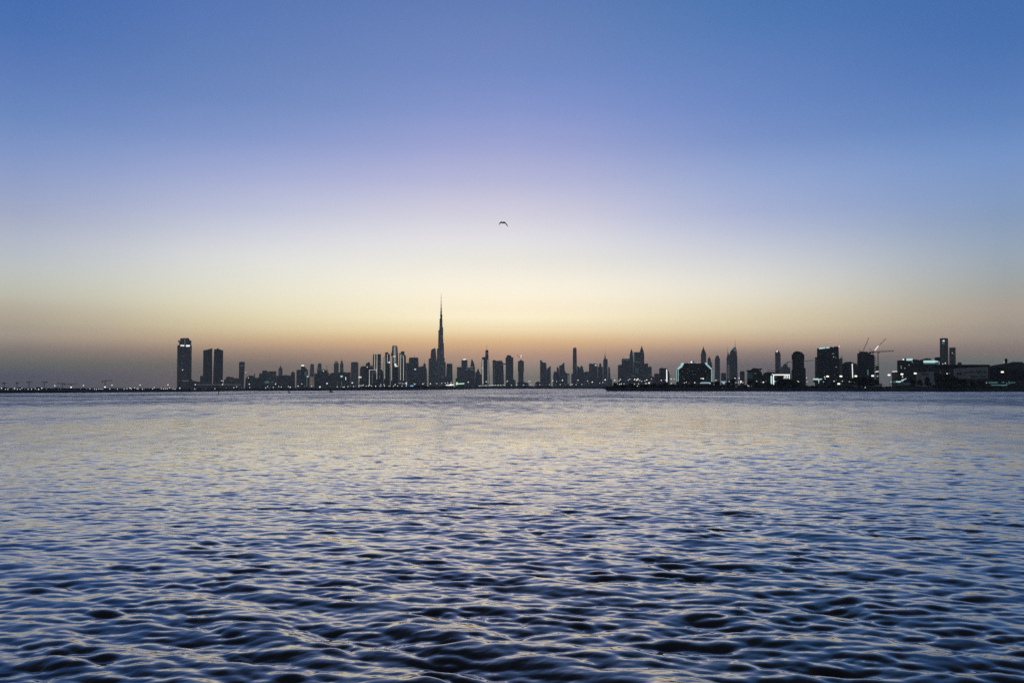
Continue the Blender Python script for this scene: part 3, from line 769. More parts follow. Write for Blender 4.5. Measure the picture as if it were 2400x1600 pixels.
B('wedge_tower', 'tower', 'lower tower with roof rising to the right, right half of a notched pair', 6010, 'E', 'blue', [('w', 'tower_body', [1816, G, 1816, 826, 1846, 795, 1880, 762, 1888, 778, 1890, G])], 'the rising roofed tower')
B('shore_block', 'building', 'low dark block at the left foot of the notched pair of towers', 5900, 'E', 'dark', [('w', 'wall', [1598, G, 1606, 1046, 1640, 1044, 1700, 1064, 1700, G])])
B('office_block', 'building', 'low block with sloping right roof, left end of the sawtooth cluster', 6000, 'E', 'grey', [('w', 'wall', [1926, G, 1932, 960, 1940, 882, 1965, 856, 1998, 872, 2000, G])], 'the left sawtooth block')
B('office_block', 'building', 'small pointed block in the middle of the sawtooth cluster', 6050, 'E', 'blue', [('w', 'wall', [1996, G, 1998, 785, 2016, 780, 2040, 818, 2046, G])])
B('office_tower', 'tower', 'highest of the sawtooth cluster with stepped roof peaking right', 6000, 'E', 'blue', [('w', 'tower_body', [2042, G, 2044, 757, 2088, 745, 2124, 702, 2140, 705, 2142, 830, 2162, 882, 2190, 900, 2192, G]), ('e', 'edge_light', 2138, 2142, 1060, 1100, 'd')], 'the highest sawtooth tower')
B('office_block', 'building', 'low narrow block with a beaded upright string of lights', 5950, 'E', 'dark', [('w', 'wall', [2184, G, 2186, 908, 2232, 906, 2234, G])] + [('e', 'light_string', 2203, 2213, y, y + 16, 'm') for y in range(930, 1090, 21)], 'the block with a beaded light string')
# ---- strip F
B('office_tower', 'tower', 'very slim tall tower like a chimney with flared flat head', 6300, 'F', 'conc', [('w', 'tower_body', [328, G, 335, 470, 340, 437, 372, 430, 402, 438, 408, 760, 416, G]), ('b', 'roof_plant', 350, 392, 426, 437, .5)], 'the slim chimney like tower')
B('apartment_block', 'building', 'narrow low block touching the left side of the chimney like tower', 6100, 'F', 'grey', [('w', 'wall', [303, G, 305, 908, 330, 905, 332, G])])
B('office_block', 'building', 'low block with ragged roof just right of the chimney like tower', 6100, 'F', 'grey', [('w', 'wall', [410, G, 412, 766, 440, 772, 462, 800, 474, 796, 476, G])], 'the ragged block by the chimney like tower')
B('office_block', 'building', 'low block with pointed gable between the chimney like tower and the arched block', 6050, 'F', 'grey', [('w', 'wall', [468, G, 472, 768, 494, 754, 520, 790, 538, 880, 546, 900, 550, G])])
B('apartment_block', 'building', 'flat low block left of the arched block with rooftop light', 6000, 'F', 'conc', [('w', 'wall', [538, G, 545, 876, 580, 862, 632, 866, 632, G])], 'the flat low block')
B('office_block', 'building', 'broad block with double arched roof and one bright rooftop light', 6000, 'F', 'blue', [('w', 'wall', [628, G, 630, 726, 664, 715, 690, 724, 736, 718, 788, 728, 792, G]), ('q', 'lit_sign', [726, 746, 748, 736, 776, 744, 774, 764, 752, 764], 'm'), ('o', 'roof_lamp', 758, 750, 9, 'w')], 'the double arched block')
B('office_block', 'building', 'block with a small domed roof turret left of the needle spire', 6050, 'F', 'grey', [('w', 'wall', [790, G, 794, 778, 886, 778, 888, G]), ('w', 'roof_turret', [814, 779, 818, 722, 838, 708, 856, 726, 860, 779], .2)], 'the block with a domed turret')
B('spire_tower', 'tower', 'stepped tower ending in a fine needle spire, centre right of the skyline', 6000, 'F', 'conc', [('w', 'tower_body', [888, G, 892, 662, 906, 632, 972, 634, 978, G]), ('p', 'roof_pyramid', 908, 944, 545, 633), ('n', 'spire', 926, 470, 560, 4)], 'the needle spired tower')
B('office_block', 'building', 'low stepping block on the right of the needle spired tower', 6000, 'F', 'grey', [('w', 'wall', [976, G, 984, 792, 1000, 770, 1014, 800, 1028, 1000, 1060, 1012, 1064, G])], 'the stepping block by the needle spire')
B('office_block', 'building', 'left lowest step of the big stepped cluster with two pyramid tops', 5200, 'F', 'blue', [('w', 'wall', [1158, G, 1162, 750, 1200, 740, 1236, 742, 1238, G])], 'the left step of the pyramid cluster')
B('office_block', 'building', 'flat block with thin roof mast left of the two pyramid topped towers', 5250, 'F', 'blue', [('w', 'wall', [1228, G, 1232, 630, 1376, 628, 1378, G]), ('n', 'mast', 1268, 575, 631, 2.5), ('e', 'roof_band', 1236, 1370, 648, 656, 'C')], 'the flat block with a thin mast')
B('pyramid_tower', 'tower', 'left and lower one of two towers topped with dark pyramids', 5200, 'F', 'conc', [('w', 'tower_body', [1368, G, 1376, 570, 1390, 508, 1434, 508, 1444, 600, 1448, G]), ('p', 'roof_pyramid', 1388, 1436, 448, 509), ('n', 'mast', 1411, 436, 452, 2)], 'the left pyramid topped tower')
B('office_tower', 'tower', 'flat tower filling the gap between the two pyramid topped towers', 5150, 'F', 'blue', [('w', 'tower_body', [1446, G, 1448, 516, 1480, 508, 1562, 510, 1564, G]), ('e', 'side_strip', 1448, 1466, 530, 690, 'C')] + dots('lit_window', [(1497, 694), (1515, 692), (1532, 694), (1563, 700)], 6, 'd') + [('e', 'floor_light', 1480, 1540, y, y + 6, 'C') for y in (812, 845, 880)], 'the flat tower between the pyramids')
B('pyramid_tower', 'tower', 'right and taller one of two towers topped with pyramids', 5200, 'F', 'sand', [('w', 'tower_body', [1560, G, 1562, 512, 1638, 512, 1646, 560, 1648, G]), ('p', 'roof_pyramid', 1560, 1640, 388, 513), ('n', 'mast', 1600, 376, 396, 2)], 'the right pyramid topped tower')
B('office_block', 'building', 'right upper step of the big stepped cluster with two pyramid tops', 5200, 'F', 'grey', [('w', 'wall', [1560, G, 1562, 725, 1650, 722, 1716, 712, 1720, G]), ('o', 'lit_window', 1601, 846, 9, 'd'), ('o', 'lit_window', 1601, 906, 8, 'd'), ('o', 'lit_window', 1601, 970, 6, 'C')], 'the right upper step of the cluster')
B('office_block', 'building', 'right lowest step of the big stepped cluster with two pyramid tops', 5150, 'F', 'grey', [('w', 'wall', [1716, G, 1718, 782, 1740, 774, 1782, 776, 1786, G]), ('o', 'lit_window', 1757, 924, 7, 'd')], 'the right lowest step of the cluster')
B('podium_block', 'building', 'wide podium in front of the big stepped cluster with a faint lit line', 4900, 'F', 'grey', [('w', 'wall', [1290, G, 1296, 905, 1500, 900, 1700, 910, 1820, 962, 1830, 975, 1830, G]), ('e', 'floor_light', 1412, 1490, 938, 946, 'C')], 'the podium of the pyramid cluster')
B('apartment_block', 'building', 'small grey block left of the block with the bright upright tube', 2600, 'F', 'conc', [('w', 'wall', [1828, G, 1830, 908, 1872, 900, 1918, 906, 1918, G])], 'the small grey block')
B('apartment_block', 'building', 'round cornered block with one bright upright light tube', 2500, 'F', 'blue', [('w', 'wall', [1918, G, 1920, 818, 1942, 796, 2066, 806, 2084, 830, 2110, 900, 2114, G]), ('q', 'light_tube', [2051, 825, 2067, 825, 2072, 1055, 2052, 1055], 'W'), ('s', 'balcony', 2108, 950, 2152, 940, 8, 'k')], 'the block with a bright upright tube')
# ---- right shore, strip G
hl = []
for x0, x1, y0, y1 in ((278, 340, 710, 736), (266, 325, 742, 766), (242, 310, 770, 788), (222, 288, 791, 805), (206, 260, 808, 822), (722, 766, 705, 733), (742, 790, 741, 757), (768, 812, 762, 780), (790, 832, 785, 800), (812, 858, 803, 818)):
    hl.append(('q', 'balcony_light', [x0, y1, x0 + 10, y0, x1, y0, x1 - 10, y1] if x0 < 500 else [x0, y0, x1 - 8, y0, x1, y1, x0 + 8, y1], 'c'))
for k, y in enumerate(range(828, 1056, 19)):
    hl += [('e', 'balcony_light', 197, 209, y, y + 12, 'c'), ('e', 'balcony_light', 226, 238, y, y + 12, 'c'), ('e', 'balcony_light', 838, 851, y, y + 12, 'c'), ('e', 'balcony_light', 864, 876, y, y + 12, 'c')]
for x in (420, 438, 455, 492, 508, 566, 581, 597, 614, 630):
    hl.append(('e', 'roof_light', x - 5, x + 5, 699, 712, 'm'))
B('hotel', 'hotel', 'broad dark hotel with chamfered sides outlined by bright white lights', 1950, 'G', 'dark', [
    ('w', 'wall', [192, G, 192, 824, 348, 712, 735, 712, 862, 812, 882, 822, 882, G])] + hl + [
    ('b', 'roof_block', 456, 522, 672, 713, .6), ('o', 'round_sign', 476, 692, 16, 'W'), ('q', 'entrance_canopy', [625, 1078, 660, 1060, 820, 1062, 826, 1084, 640, 1086], 'p')] +
    dots('lit_window', [(400, 895), (505, 916), (545, 915), (410, 818), (312, 955), (605, 816), (740, 856), (440, 862), (490, 856), (340, 998), (745, 1025), (310, 860), (262, 915), (770, 975)], 6, 'd'), 'the hotel outlined in white light', .5)
B('spire_tower', 'tower', 'tall bulb shouldered spire tower rising behind the light outlined hotel', 5200, 'G', 'sand', [('w', 'tower_body', [652, G, 648, 545, 660, 508, 678, 455, 690, 425, 700, 425, 710, 455, 734, 508, 746, 545, 744, G]), ('n', 'spire', 694, 402, 428, 6)], 'the bulb shouldered spire tower')
B('spire_tower', 'tower', 'shorter pointed tower at the right edge of the light outlined hotel', 5200, 'G', 'sand', [('w', 'tower_body', [776, G, 774, 642, 790, 612, 802, 590, 814, 610, 828, 640, 840, 700, 852, 708, 854, G])], 'the shorter pointed tower')
B('office_tower', 'tower', 'plain upright tower with small cap and mast right of the hotel', 5000, 'G', 'conc', [('w', 'tower_body', [905, G, 905, 628, 918, 612, 986, 612, 998, 628, 1000, G]), ('b', 'crown', 920, 980, 575, 613, .6), ('n', 'mast', 948, 515, 577, 2)], 'the capped upright tower')
B('office_block', 'building', 'low square block between the capped tower and the sail shaped tower', 4200, 'G', 'grey', [('r', 'wall', 1016, 1112, 892, 12), ('e', 'edge_light', 1012, 1016, 900, 1040, 'C')])
B('sail_tower', 'tower', 'thin curved fin tower hugging the left of the sail shaped tower', 4600, 'G', 'sand', [('w', 'tower_body', [1122, G, 1120, 622, 1134, 560, 1146, 505, 1162, 552, 1176, 610, 1182, G]), ('n', 'spire', 1139, 400, 560, 4)] + [('e', 'floor_light', 1138, 1172, y, y + 7, 'd') for y in range(745, 1000, 24)], 'the thin curved fin tower')
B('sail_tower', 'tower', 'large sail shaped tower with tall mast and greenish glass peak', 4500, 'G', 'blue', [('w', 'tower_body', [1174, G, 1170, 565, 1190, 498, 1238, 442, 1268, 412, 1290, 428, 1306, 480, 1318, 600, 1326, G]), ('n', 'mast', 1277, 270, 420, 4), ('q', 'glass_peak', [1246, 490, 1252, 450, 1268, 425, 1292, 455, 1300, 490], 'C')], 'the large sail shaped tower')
B('apartment_block', 'building', 'small round cornered block right of the sail shaped tower', 2600, 'G', 'conc', [('w', 'wall', [1362, G, 1365, 868, 1378, 856, 1440, 858, 1452, 872, 1452, G]), ('e', 'edge_light', 1352, 1358, 915, 985, 'd')], 'the small round cornered block')
B('grandstand_hall', 'hall', 'wide dark hall with upswept winged roof behind shore trees', 1900, 'G', 'dark', [('w', 'wall', [1492, G, 1500, 850, 1570, 844, 1602, 812, 1700, 818, 1745, 850, 1772, 905, 1800, 960, 1800, G]), ('w', 'roof', [1480, 852, 1482, 840, 1562, 838, 1600, 804, 1640, 800, 1702, 811, 1782, 806, 1750, 838, 1700, 830, 1640, 820, 1604, 826, 1572, 852], -.04), ('o', 'lit_window', 1730, 834, 8, 'd'), ('e', 'lit_window', 1625, 1665, 896, 905, 'd')] + [('e', 'floor_light', 1502, 1600, y, y + 5, 'C') for y in (898, 935, 972)], 'the hall with a winged roof')
B('dome_hall', 'hall', 'low domed hall behind the building framed in white light', 1900, 'G', 'dark', [('w', 'wall', [1780, G, 1792, 905, 1838, 882, 1890, 874, 1960, 876, 2005, 884, 2040, 905, 2040, G])], 'the low domed hall')
B('spire_tower', 'tower', 'pointed tower with glowing white tip and mast on the right', 4300, 'G', 'metal', [('w', 'tower_body', [2016, G, 2012, 522, 2030, 490, 2047, 462, 2086, 492, 2112, 545, 2118, G]), ('q', 'lit_tip', [2036, 500, 2048, 466, 2060, 486, 2056, 506, 2044, 512], 'W'), ('n', 'mast', 2047, 408, 466, 2.5)], 'the pointed tower with a glowing tip')
B('dome_tower', 'tower', 'hazy stepped tower with round dome right of the glowing tipped tower', 4500, 'G', 'conc', [('w', 'tower_body', [2114, G, 2118, 782, 2145, 776, 2290, 790, 2296, G]), ('w', 'dome', [2150, 782, 2156, 760, 2166, 738, 2196, 716, 2214, 716, 2236, 736, 2250, 782], .1)], 'the hazy domed tower')
B('showroom', 'building', 'low black building framed by a bright white light line with lit screen', 1480, 'G', M_BLACK, [
    ('w', 'wall', [1920, G, 1924, 912, 2300, 912, 2300, G]), ('e', 'frame_light', 1974, 2282, 917, 935, 'W'), ('e', 'frame_light', 1974, 1993, 935, 1104, 'W'), ('e', 'frame_light', 2266, 2282, 935, 1000, 'W'), ('q', 'side_light', [1930, 944, 1952, 940, 1962, 960, 1962, 1080, 1950, 1098, 1938, 1094, 1930, 1060], 'c'),
    ('e', 'lit_sign', 2166, 2180, 946, 1004, 'p'), ('e', 'lit_sign', 2184, 2200, 946, 992, 'w'), ('e', 'lit_sign', 2200, 2252, 946, 962, 'w'), ('e', 'lit_sign', 2236, 2253, 962, 985, 'w'), ('e', 'lit_sign', 2214, 2238, 985, 998, 'w'), ('e', 'lit_sign', 2200, 2212, 962, 980, 'p'),
    ('o', 'roof_lamp', 1962, 912, 8, 'w'), ('e', 'lit_window', 2022, 2062, 1056, 1064, 'm'), ('e', 'lit_window', 2020, 2090, 1030, 1036, 'C'), ('o', 'lit_window', 2003, 1044, 10, 'w'), ('e', 'lit_window', 2006, 2050, 968, 976, 'C')], 'the building framed in white light')
B('canopy', 'canopy', 'pale blue glowing triangular canopy among the shore trees right of the hotel', 1420, 'G', M_PALE, [('q', 'canopy_cloth', [1012, 1044, 1106, 1044, 1100, 1064, 1084, 1080, 1080, 1108, 1068, 1118, 1062, 1100, 1046, 1080], 'p'), ('b', 'support_frame', 1040, 1078, 1110, 1150, .3)], None)
# ---- strip H
B('high_rise', 'tower', 'black tower with curved cornice and flared waist, left of the big slab', 1850, 'H', 'dark', [
    ('w', 'tower_body', [425, G, 430, 850, 446, 820, 446, 660, 440, 640, 660, 640, 662, 700, 668, 800, 692, 806, 696, G]), ('b', 'upper_storeys', 432, 668, 552, 641, 1.02), ('w', 'roof', [452, 553, 454, 540, 462, 516, 500, 498, 522, 490, 566, 495, 600, 506, 636, 518, 644, 545, 646, 553], .08)], 'the black tower with a curved cornice')
B('high_rise', 'tower', 'large dark slab with tilted glowing roof sign and red corner light', 1800, 'H', 'dark', [
    ('w', 'tower_body', [898, G, 900, 440, 1140, 420, 1190, 424, 1210, 418, 1296, 412, 1308, 700, 1314, G]), ('q', 'lit_sign', [938, 432, 1048, 420, 1052, 442, 940, 455], 'c'), ('q', 'lit_sign', [1066, 422, 1128, 416, 1130, 436, 1068, 441], 'c'), ('b', 'roof_plant', 1140, 1188, 410, 426, .5), ('b', 'roof_plant', 1215, 1296, 404, 418, .6), ('o', 'warning_light', 1308, 405, 10, 'r')] +
    [('e', 'lit_window', 1178, 1214, 530, 548, 'd'), ('o', 'lit_window', 1206, 597, 9, 'm'), ('o', 'lit_window', 1242, 602, 6, 'd'), ('o', 'lit_window', 1252, 616, 7, 'd'), ('e', 'lit_window', 1238, 1270, 774, 790, 'd'), ('o', 'lit_window', 1035, 866, 6, 'C'), ('o', 'lit_window', 1106, 786, 5, 'C'), ('o', 'lit_window', 962, 548, 6, 'C'), ('o', 'lit_window', 1220, 925, 6, 'd')], 'the large dark slab', .5)
B('annex_block', 'building', 'narrow grey annex along the left edge of the large dark slab', 1950, 'H', 'conc', [('w', 'wall', [860, G, 864, 602, 902, 600, 902, G])])
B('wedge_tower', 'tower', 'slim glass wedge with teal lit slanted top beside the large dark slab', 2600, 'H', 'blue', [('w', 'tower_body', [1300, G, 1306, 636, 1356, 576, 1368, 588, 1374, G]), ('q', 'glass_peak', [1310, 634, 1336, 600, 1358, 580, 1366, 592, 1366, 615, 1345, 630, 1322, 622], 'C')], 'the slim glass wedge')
B('office_block', 'building', 'dark rounded block crossed by one slender upright light line', 1850, 'H', 'dark', [('w', 'wall', [1362, G, 1366, 732, 1395, 705, 1422, 692, 1520, 684, 1588, 712, 1640, 722, 1642, G]), ('s', 'light_line', 1547, 722, 1557, 978, 15, 'w'), ('o', 'lit_window', 1635, 740, 7, 'd')], 'the dark block with a slender light line')
B('unfinished_tower', 'tower', 'dark tower under construction with ragged balcony edge beneath tilted crane arms', 1850, 'H', 'dark', [('w', 'tower_body', [1640, G, 1640, 532, 1700, 522, 1838, 516, 1868, 545, 1954, 560, 1960, G])] + [('b', 'balcony', 1956, 1978, y, y + 12, .5) for y in range(600, 860, 44)] + [('b', 'core', 1700, 1830, 500, 524, .4), ('e', 'lift_shaft', 1822, 1848, 830, 930, 'C')], 'the unfinished tower under the cranes')
B('office_block', 'building', 'low grey block with short white roof light at the crane foot', 1750, 'H', 'grey', [('w', 'wall', [1970, G, 1974, 770, 2000, 756, 2034, 760, 2040, G]), ('q', 'roof_light', [1970, 880, 1984, 860, 2034, 858, 2036, 870, 1990, 874], 'w'), ('o', 'lit_window', 2010, 950, 12, 'm'), ('o', 'lit_window', 2030, 946, 8, 'd')], 'the low block at the crane foot')
# ---- strip I
B('office_block', 'building', 'dark office block with small teal roof sign and scattered lit windows', 1650, 'I', 'dark', [
    ('w', 'wall', [18, G, 20, 662, 116, 655, 308, 640, 420, 648, 424, G]), ('b', 'roof_block', 118, 182, 620, 656, .5), ('e', 'lit_sign', 190, 304, 628, 664, 'c'), ('o', 'round_sign', 135, 643, 16, 'w')] + dots('lit_window', [(93, 770), (100, 801), (164, 803), (300, 692), (240, 745)], 8, 'm'), 'the office block with a teal roof sign', .4)
B('annex_block', 'building', 'low annex at far right of the crane with white roof lines', 1600, 'I', 'grey', [('w', 'wall', [-80, G, -76, 862, 20, 858, 20, G]), ('q', 'roof_light', [-74, 872, -60, 860, 24, 858, 24, 868, -60, 874], 'w'), ('e', 'wall_glow', -60, 10, 1045, 1066, 'C')], 'the low annex with roof lines')
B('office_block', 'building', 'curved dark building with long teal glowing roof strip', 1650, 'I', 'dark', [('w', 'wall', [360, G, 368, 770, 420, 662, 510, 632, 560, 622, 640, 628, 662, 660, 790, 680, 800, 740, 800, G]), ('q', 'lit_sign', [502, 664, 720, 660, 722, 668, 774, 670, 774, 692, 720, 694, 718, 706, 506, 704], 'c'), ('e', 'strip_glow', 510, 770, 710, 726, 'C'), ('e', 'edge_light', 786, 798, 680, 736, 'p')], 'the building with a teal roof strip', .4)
B('office_block', 'building', 'square block peeping up left of the tall grey tower at right', 2200, 'I', 'dark', [('w', 'wall', [706, G, 708, 606, 780, 602, 824, 606, 824, G])])
B('high_rise', 'tower', 'tall grey tower with lit upper windows, left of a pair at far right', 2800, 'I', 'grey', [('w', 'tower_body', [806, G, 804, 256, 942, 250, 956, 268, 962, 600, 966, G]), ('e', 'lit_window', 860, 893, 291, 312, 'w'), ('e', 'lit_window', 846, 860, 298, 312, 'm'), ('e', 'lit_window', 847, 892, 328, 346, 'd'), ('e', 'lit_window', 850, 890, 362, 370, 'C'), ('n', 'mast', 850, 190, 256, 2)], 'the tall grey tower at far right')
B('high_rise', 'tower', 'shorter grey tower, right of a pair at far right', 2800, 'I', 'grey', [('w', 'tower_body', [980, G, 978, 426, 1095, 424, 1104, G]), ('o', 'lit_window', 1034, 525, 10, 'm'), ('o', 'lit_window', 1064, 548, 8, 'd')], 'the shorter grey tower at far right')
B('office_block', 'building', 'small block on the horizon right of the two grey towers', 2400, 'I', 'grey', [('w', 'wall', [1128, G, 1130, 700, 1160, 694, 1205, 696, 1205, G])])
ln = []
rg = random.Random(12)
for y0, y1, xa, xb in ((852, 872, 1350, 1650), (872, 896, 1270, 1650), (935, 952, 1345, 1650), (952, 978, 1345, 1650), (880, 930, 1120, 1270)):
    x = xa
    while x < xb:
        w = rg.uniform(8, 30)
        if rg.random() < 0.72: ln.append((x, min(xb, x + w), y0 + rg.uniform(0, 8), y1 - rg.uniform(0, 8)))
        x += w + rg.uniform(4, 12)
B('exhibition_hall', 'hall', 'long low dark hall whose pale front carries rows of dark lettering', 1450, 'I', 'dark', [
    ('w', 'wall', [688, G, 690, 800, 724, 752, 780, 738, 1722, 738, 1726, G]), ('q', 'pale_front', [1060, 1000, 1060, 812, 1690, 776, 1690, 990, 1290, 1002], 'pale'), ('t', 'lettering', ln), ('q', 'roof_fascia', [700, 790, 730, 756, 1710, 745, 1710, 772, 1100, 806, 720, 812], 'black')], 'the long hall with dark lettering', .35)
B('exhibition_hall', 'hall', 'dark hall with low swelling roof at the right edge of the view', 1460, 'I', 'dark', [('w', 'wall', [1688, G, 1690, 770, 1800, 748, 2048, 712, 2130, 696, 2310, 694, 2352, 714, 2460, 740, 2460, G]), ('q', 'dark_front', [1700, 1030, 1700, 795, 1930, 785, 1940, 800, 2460, 880, 2460, 1030], 'black'), ('w', 'roof_rim', [2040, 718, 2130, 690, 2310, 688, 2352, 708, 2352, 722, 2310, 704, 2130, 706], .02), ('w', 'roof_dome', [1998, 725, 1994, 640, 2012, 622, 2036, 622, 2050, 642, 2046, 720], .35), ('n', 'mast', 2170, 650, 700, 5), ('o', 'roof_lamp', 1986, 689, 13, 'm')], 'the hall with a swelling roof', .35)
B('shed', 'building', 'low grey shed below the teal strip building with faint dark marks', 1420, 'I', M_PALE, [('w', 'wall', [370, G, 372, 884, 690, 866, 700, 1000, 700, G]), ('t', 'lettering', [(470, 500, 895, 905), (505, 525, 905, 915), (480, 520, 918, 926), (540, 560, 900, 922), (565, 590, 912, 930)])], 'the low grey shed')
B('pier_shelter', 'shelter', 'teal lit open shelter at the water edge below the right hall', 1290, 'I', M_STEEL, [
    ('b', 'roof', 1700, 2200, 1032, 1044, .9), ('b', 'deck', 1640, 2220, 1112, 1150, 1.0), ('e', 'lit_counter', 1702, 1870, 1056, 1080, 'C'), ('e', 'lit_counter', 1945, 1990, 1052, 1072, 'C'), ('e', 'lit_counter', 2100, 2190, 1060, 1076, 'C'), ('e', 'lit_counter', 1740, 2035, 1104, 1124, 'C'), ('q', 'lit_counter', [1940, 1134, 1950, 1118, 2020, 1108, 2030, 1124], 'd'),
    ('e', 'lit_post', 2068, 2090, 1045, 1100, 'C'), ('e', 'lit_post', 2026, 2046, 1066, 1126, 'C'), ('o', 'shelter_lamp', 1664, 1070, 10, 'm'), ('e', 'shelter_lamp', 1768, 1808, 1144, 1160, 'm')], 'the teal lit pier shelter', .2)
B('sea_wall', 'wall', 'low pale sea wall along the right shore below the shed', 1320, 'I', M_PALE, [('w', 'wall', [20, G, 30, 1072, 330, 1060, 720, 1058, 720, 1112, 30, 1120, 24, G])])
B('sea_wall', 'wall', 'low pale sea wall beneath the tree clump at the unfinished tower', 1330, 'H', M_PALE, [('w', 'wall', [1540, G, 1550, 1072, 1960, 1070, 2100, 1088, 2100, G])])
for k, (x0, x1, yt) in enumerate(((5, 130, 1158), (330, 420, 1160), (640, 760, 1157), (1000, 1110, 1166))):
    B('warehouse', 'building', ('long flat port shed at the left end of the shore', 'short port shed among the left shore lamps', 'flat port shed right of the short one on the left shore', 'flat roofed port shed under the tall lamps of the left shore')[k], 1500, 'A', 'dark', [('w', 'wall', [x0, G, x0, yt + 2, (x0 + x1) / 2, yt - 3, x1, yt + 2, x1, G]), ('b', 'roof_vent', (x0 + x1) / 2 - 8, (x0 + x1) / 2 + 8, yt - 8, yt - 1, .2)], ('the long flat port shed', 'the short port shed', 'the second flat port shed', 'the flat roofed port shed')[k], group='port sheds on the left shore')
B('sign_board', 'sign', 'glowing blue sign board on the low shore left of the tallest spire', 2700, 'D', M_STEEL, [('q', 'lit_face', [868, 1140, 876, 1122, 932, 1116, 930, 1136], 'b'), ('b', 'frame', 866, 934, 1140, 1160, .2)])
B('sign_board', 'sign', 'bright long white sign board on the shore below the tallest spire', 2900, 'D', M_STEEL, [('q', 'lit_face', [1524, 1122, 1534, 1106, 1604, 1106, 1604, 1092, 1622, 1086, 1634, 1098, 1682, 1100, 1670, 1116, 1630, 1126], 'W'), ('b', 'frame', 1530, 1670, 1122, 1145, .2)])
B('sign_board', 'sign', 'green tinted glowing sign board with upright left end, by the shore', 3300, 'E', M_STEEL, [('q', 'lit_face', [146, 1112, 150, 1068, 166, 1056, 182, 1074, 182, 1084, 300, 1076, 296, 1096, 186, 1100, 160, 1114], 'g'), ('b', 'frame', 150, 296, 1100, 1130, .2)])
B('sign_board', 'sign', 'long teal glowing bar low beside the large dark slab', 1500, 'H', M_STEEL, [('q', 'lit_face', [826, 994, 920, 990, 940, 1000, 996, 996, 990, 1012, 930, 1022, 828, 1016], 'c'), ('b', 'frame', 830, 990, 1020, 1060, .2)])
B('sign_board', 'sign', 'curled bright white light sign at the foot of the teal signed office block', 1400, 'I', M_STEEL, [('q', 'lit_face', [94, 1042, 104, 1012, 150, 1004, 192, 985, 186, 1004, 140, 1022, 128, 1044, 106, 1052], 'c'), ('q', 'lit_face', [-2, 1040, 60, 1042, 82, 1036, 90, 1060, 60, 1066, -2, 1062], 'c'), ('b', 'frame', 0, 140, 1060, 1090, .2)])

# ------------------------------------------------------------------ tower cranes
def tower_crane(strip, d, xm, ybase, yslew, tips, label, lit=None, side=2.0, chord=0.5, group=None, cab=True, apex=None):
    """tips: (x, y) ends of the arms in strip pixels; the first is the long one"""
    st = Site(strip, xm, d * FAR_SCALE); P = st.plan
    root = empty('tower_crane', st.loc, -st.az); tag(root, label, 'crane', group)
    mx, z1 = P(xm, yslew); z0 = st.base if ybase == G else P(xm, ybase)[1]
    y = 20.0

    def part(name, f, mat=M_STEEL):
        bm = bmesh.new(); f(bm); link(name, mesh_of(bm, name), root, mat)
    part('mast', lambda bm: add_lattice(bm, (mx, y, z0), (mx, y, z1), side, chord, max(4, int((z1 - z0) / 6))))
    for i, (x, yy) in enumerate(tips):
        ex, ez = P(x, yy)
        L = math.hypot(ex - mx, ez - z1)
        part('jib' if i == 0 else 'counter_jib', lambda bm: add_lattice(bm, (mx, y, z1 + 0.5), (ex, y, ez + 0.5), side * 0.8, chord * 0.9, max(4, int(L / 6))))
        if i == 1:
            part('counterweight', lambda bm: add_column(bm, [(ex - 2, y - 1.5), (ex + 2, y - 1.5), (ex + 2, y + 1.5), (ex - 2, y + 1.5)], ez - 3.2, ez + 1))
    if cab: part('cab', lambda bm: add_column(bm, [(mx + 1.2, y - 2.6), (mx + 3.2, y - 2.6), (mx + 3.2, y - 0.6), (mx + 1.2, y - 0.6)], z1 - 2.6, z1))
    if apex:
        ax, az_ = P(*apex)
        part('apex_frame', lambda bm: (add_bar(bm, (mx, y, z1), (ax, y, az_), 0.8), add_bar(bm, (ax, y, az_), (P(*tips[-1])[0], y, P(*tips[-1])[1]), 0.4)))
    for (x0, y0, x1, y1, w, c) in (lit or []):
        a, za = P(x0, y0); b, zb = P(x1, y1)
        part('work_light', lambda bm: add_bar(bm, (a, y - side * 0.9, za), (b, y - side * 0.9, zb), w * st.m()), GLOW[c])
    return root


CR = 'cranes over the left port'
for xm, yb, ys, tips, lb in ((80, 1166, 1078, [(130, 1082), (52, 1078)], 'faint crane at the left end of the port with a level arm'),
                             (315, 1166, 1066, [(345, 1090), (300, 1082)], 'faint short armed crane, second from left over the port'),
                             (535, 1166, 1060, [(592, 1056), (500, 1058)], 'faint crane with level arm, third from left over the port'),
                             (815, 1166, 1062, [(752, 1056), (862, 1058)], 'faint crane with long arm pointing left, mid port'),
                             (1145, 1170, 1085, [(1205, 1094), (1068, 1082)], 'faint crane beside the three tall lamps of the port'),
                             (1310, 1158, 1096, [(1422, 1090), (1184, 1100)], 'faint crane with very long level arms above a bright lamp'),
                             (1932, 1150, 1038, [(2068, 1032), (1880, 1046)], 'clearest and tallest port crane, above a bright lamp at right')):
    tower_crane('A', 3000, xm, yb, ys, tips, lb, None, 2.6, 0.75, CR)
tower_crane('H', 1840, 1740, 518, 506, [(1856, 240), (1690, 508)], 'luffing crane with steep dark arm on the left of the unfinished tower', None, 1.7, 0.42, 'cranes at the unfinished tower', True, (1664, 464))
tower_crane('H', 1845, 1925, 545, 508, [(2172, 254), (1866, 508)], 'luffing crane whose tilted arm carries a bright lit section', [(1962, 474, 2030, 388, 14, 'W'), (2048, 384, 2060, 370, 8, 'm'), (2104, 326, 2112, 312, 9, 'm')], 1.7, 0.42, 'cranes at the unfinished tower', True, (1876, 440))
tower_crane('H', 1820, 2020, G, 500, [(2320, 484), (1880, 512)], 'tall free standing crane with long level arm right of the unfinished tower', None, 2.6, 0.6, 'cranes at the unfinished tower')
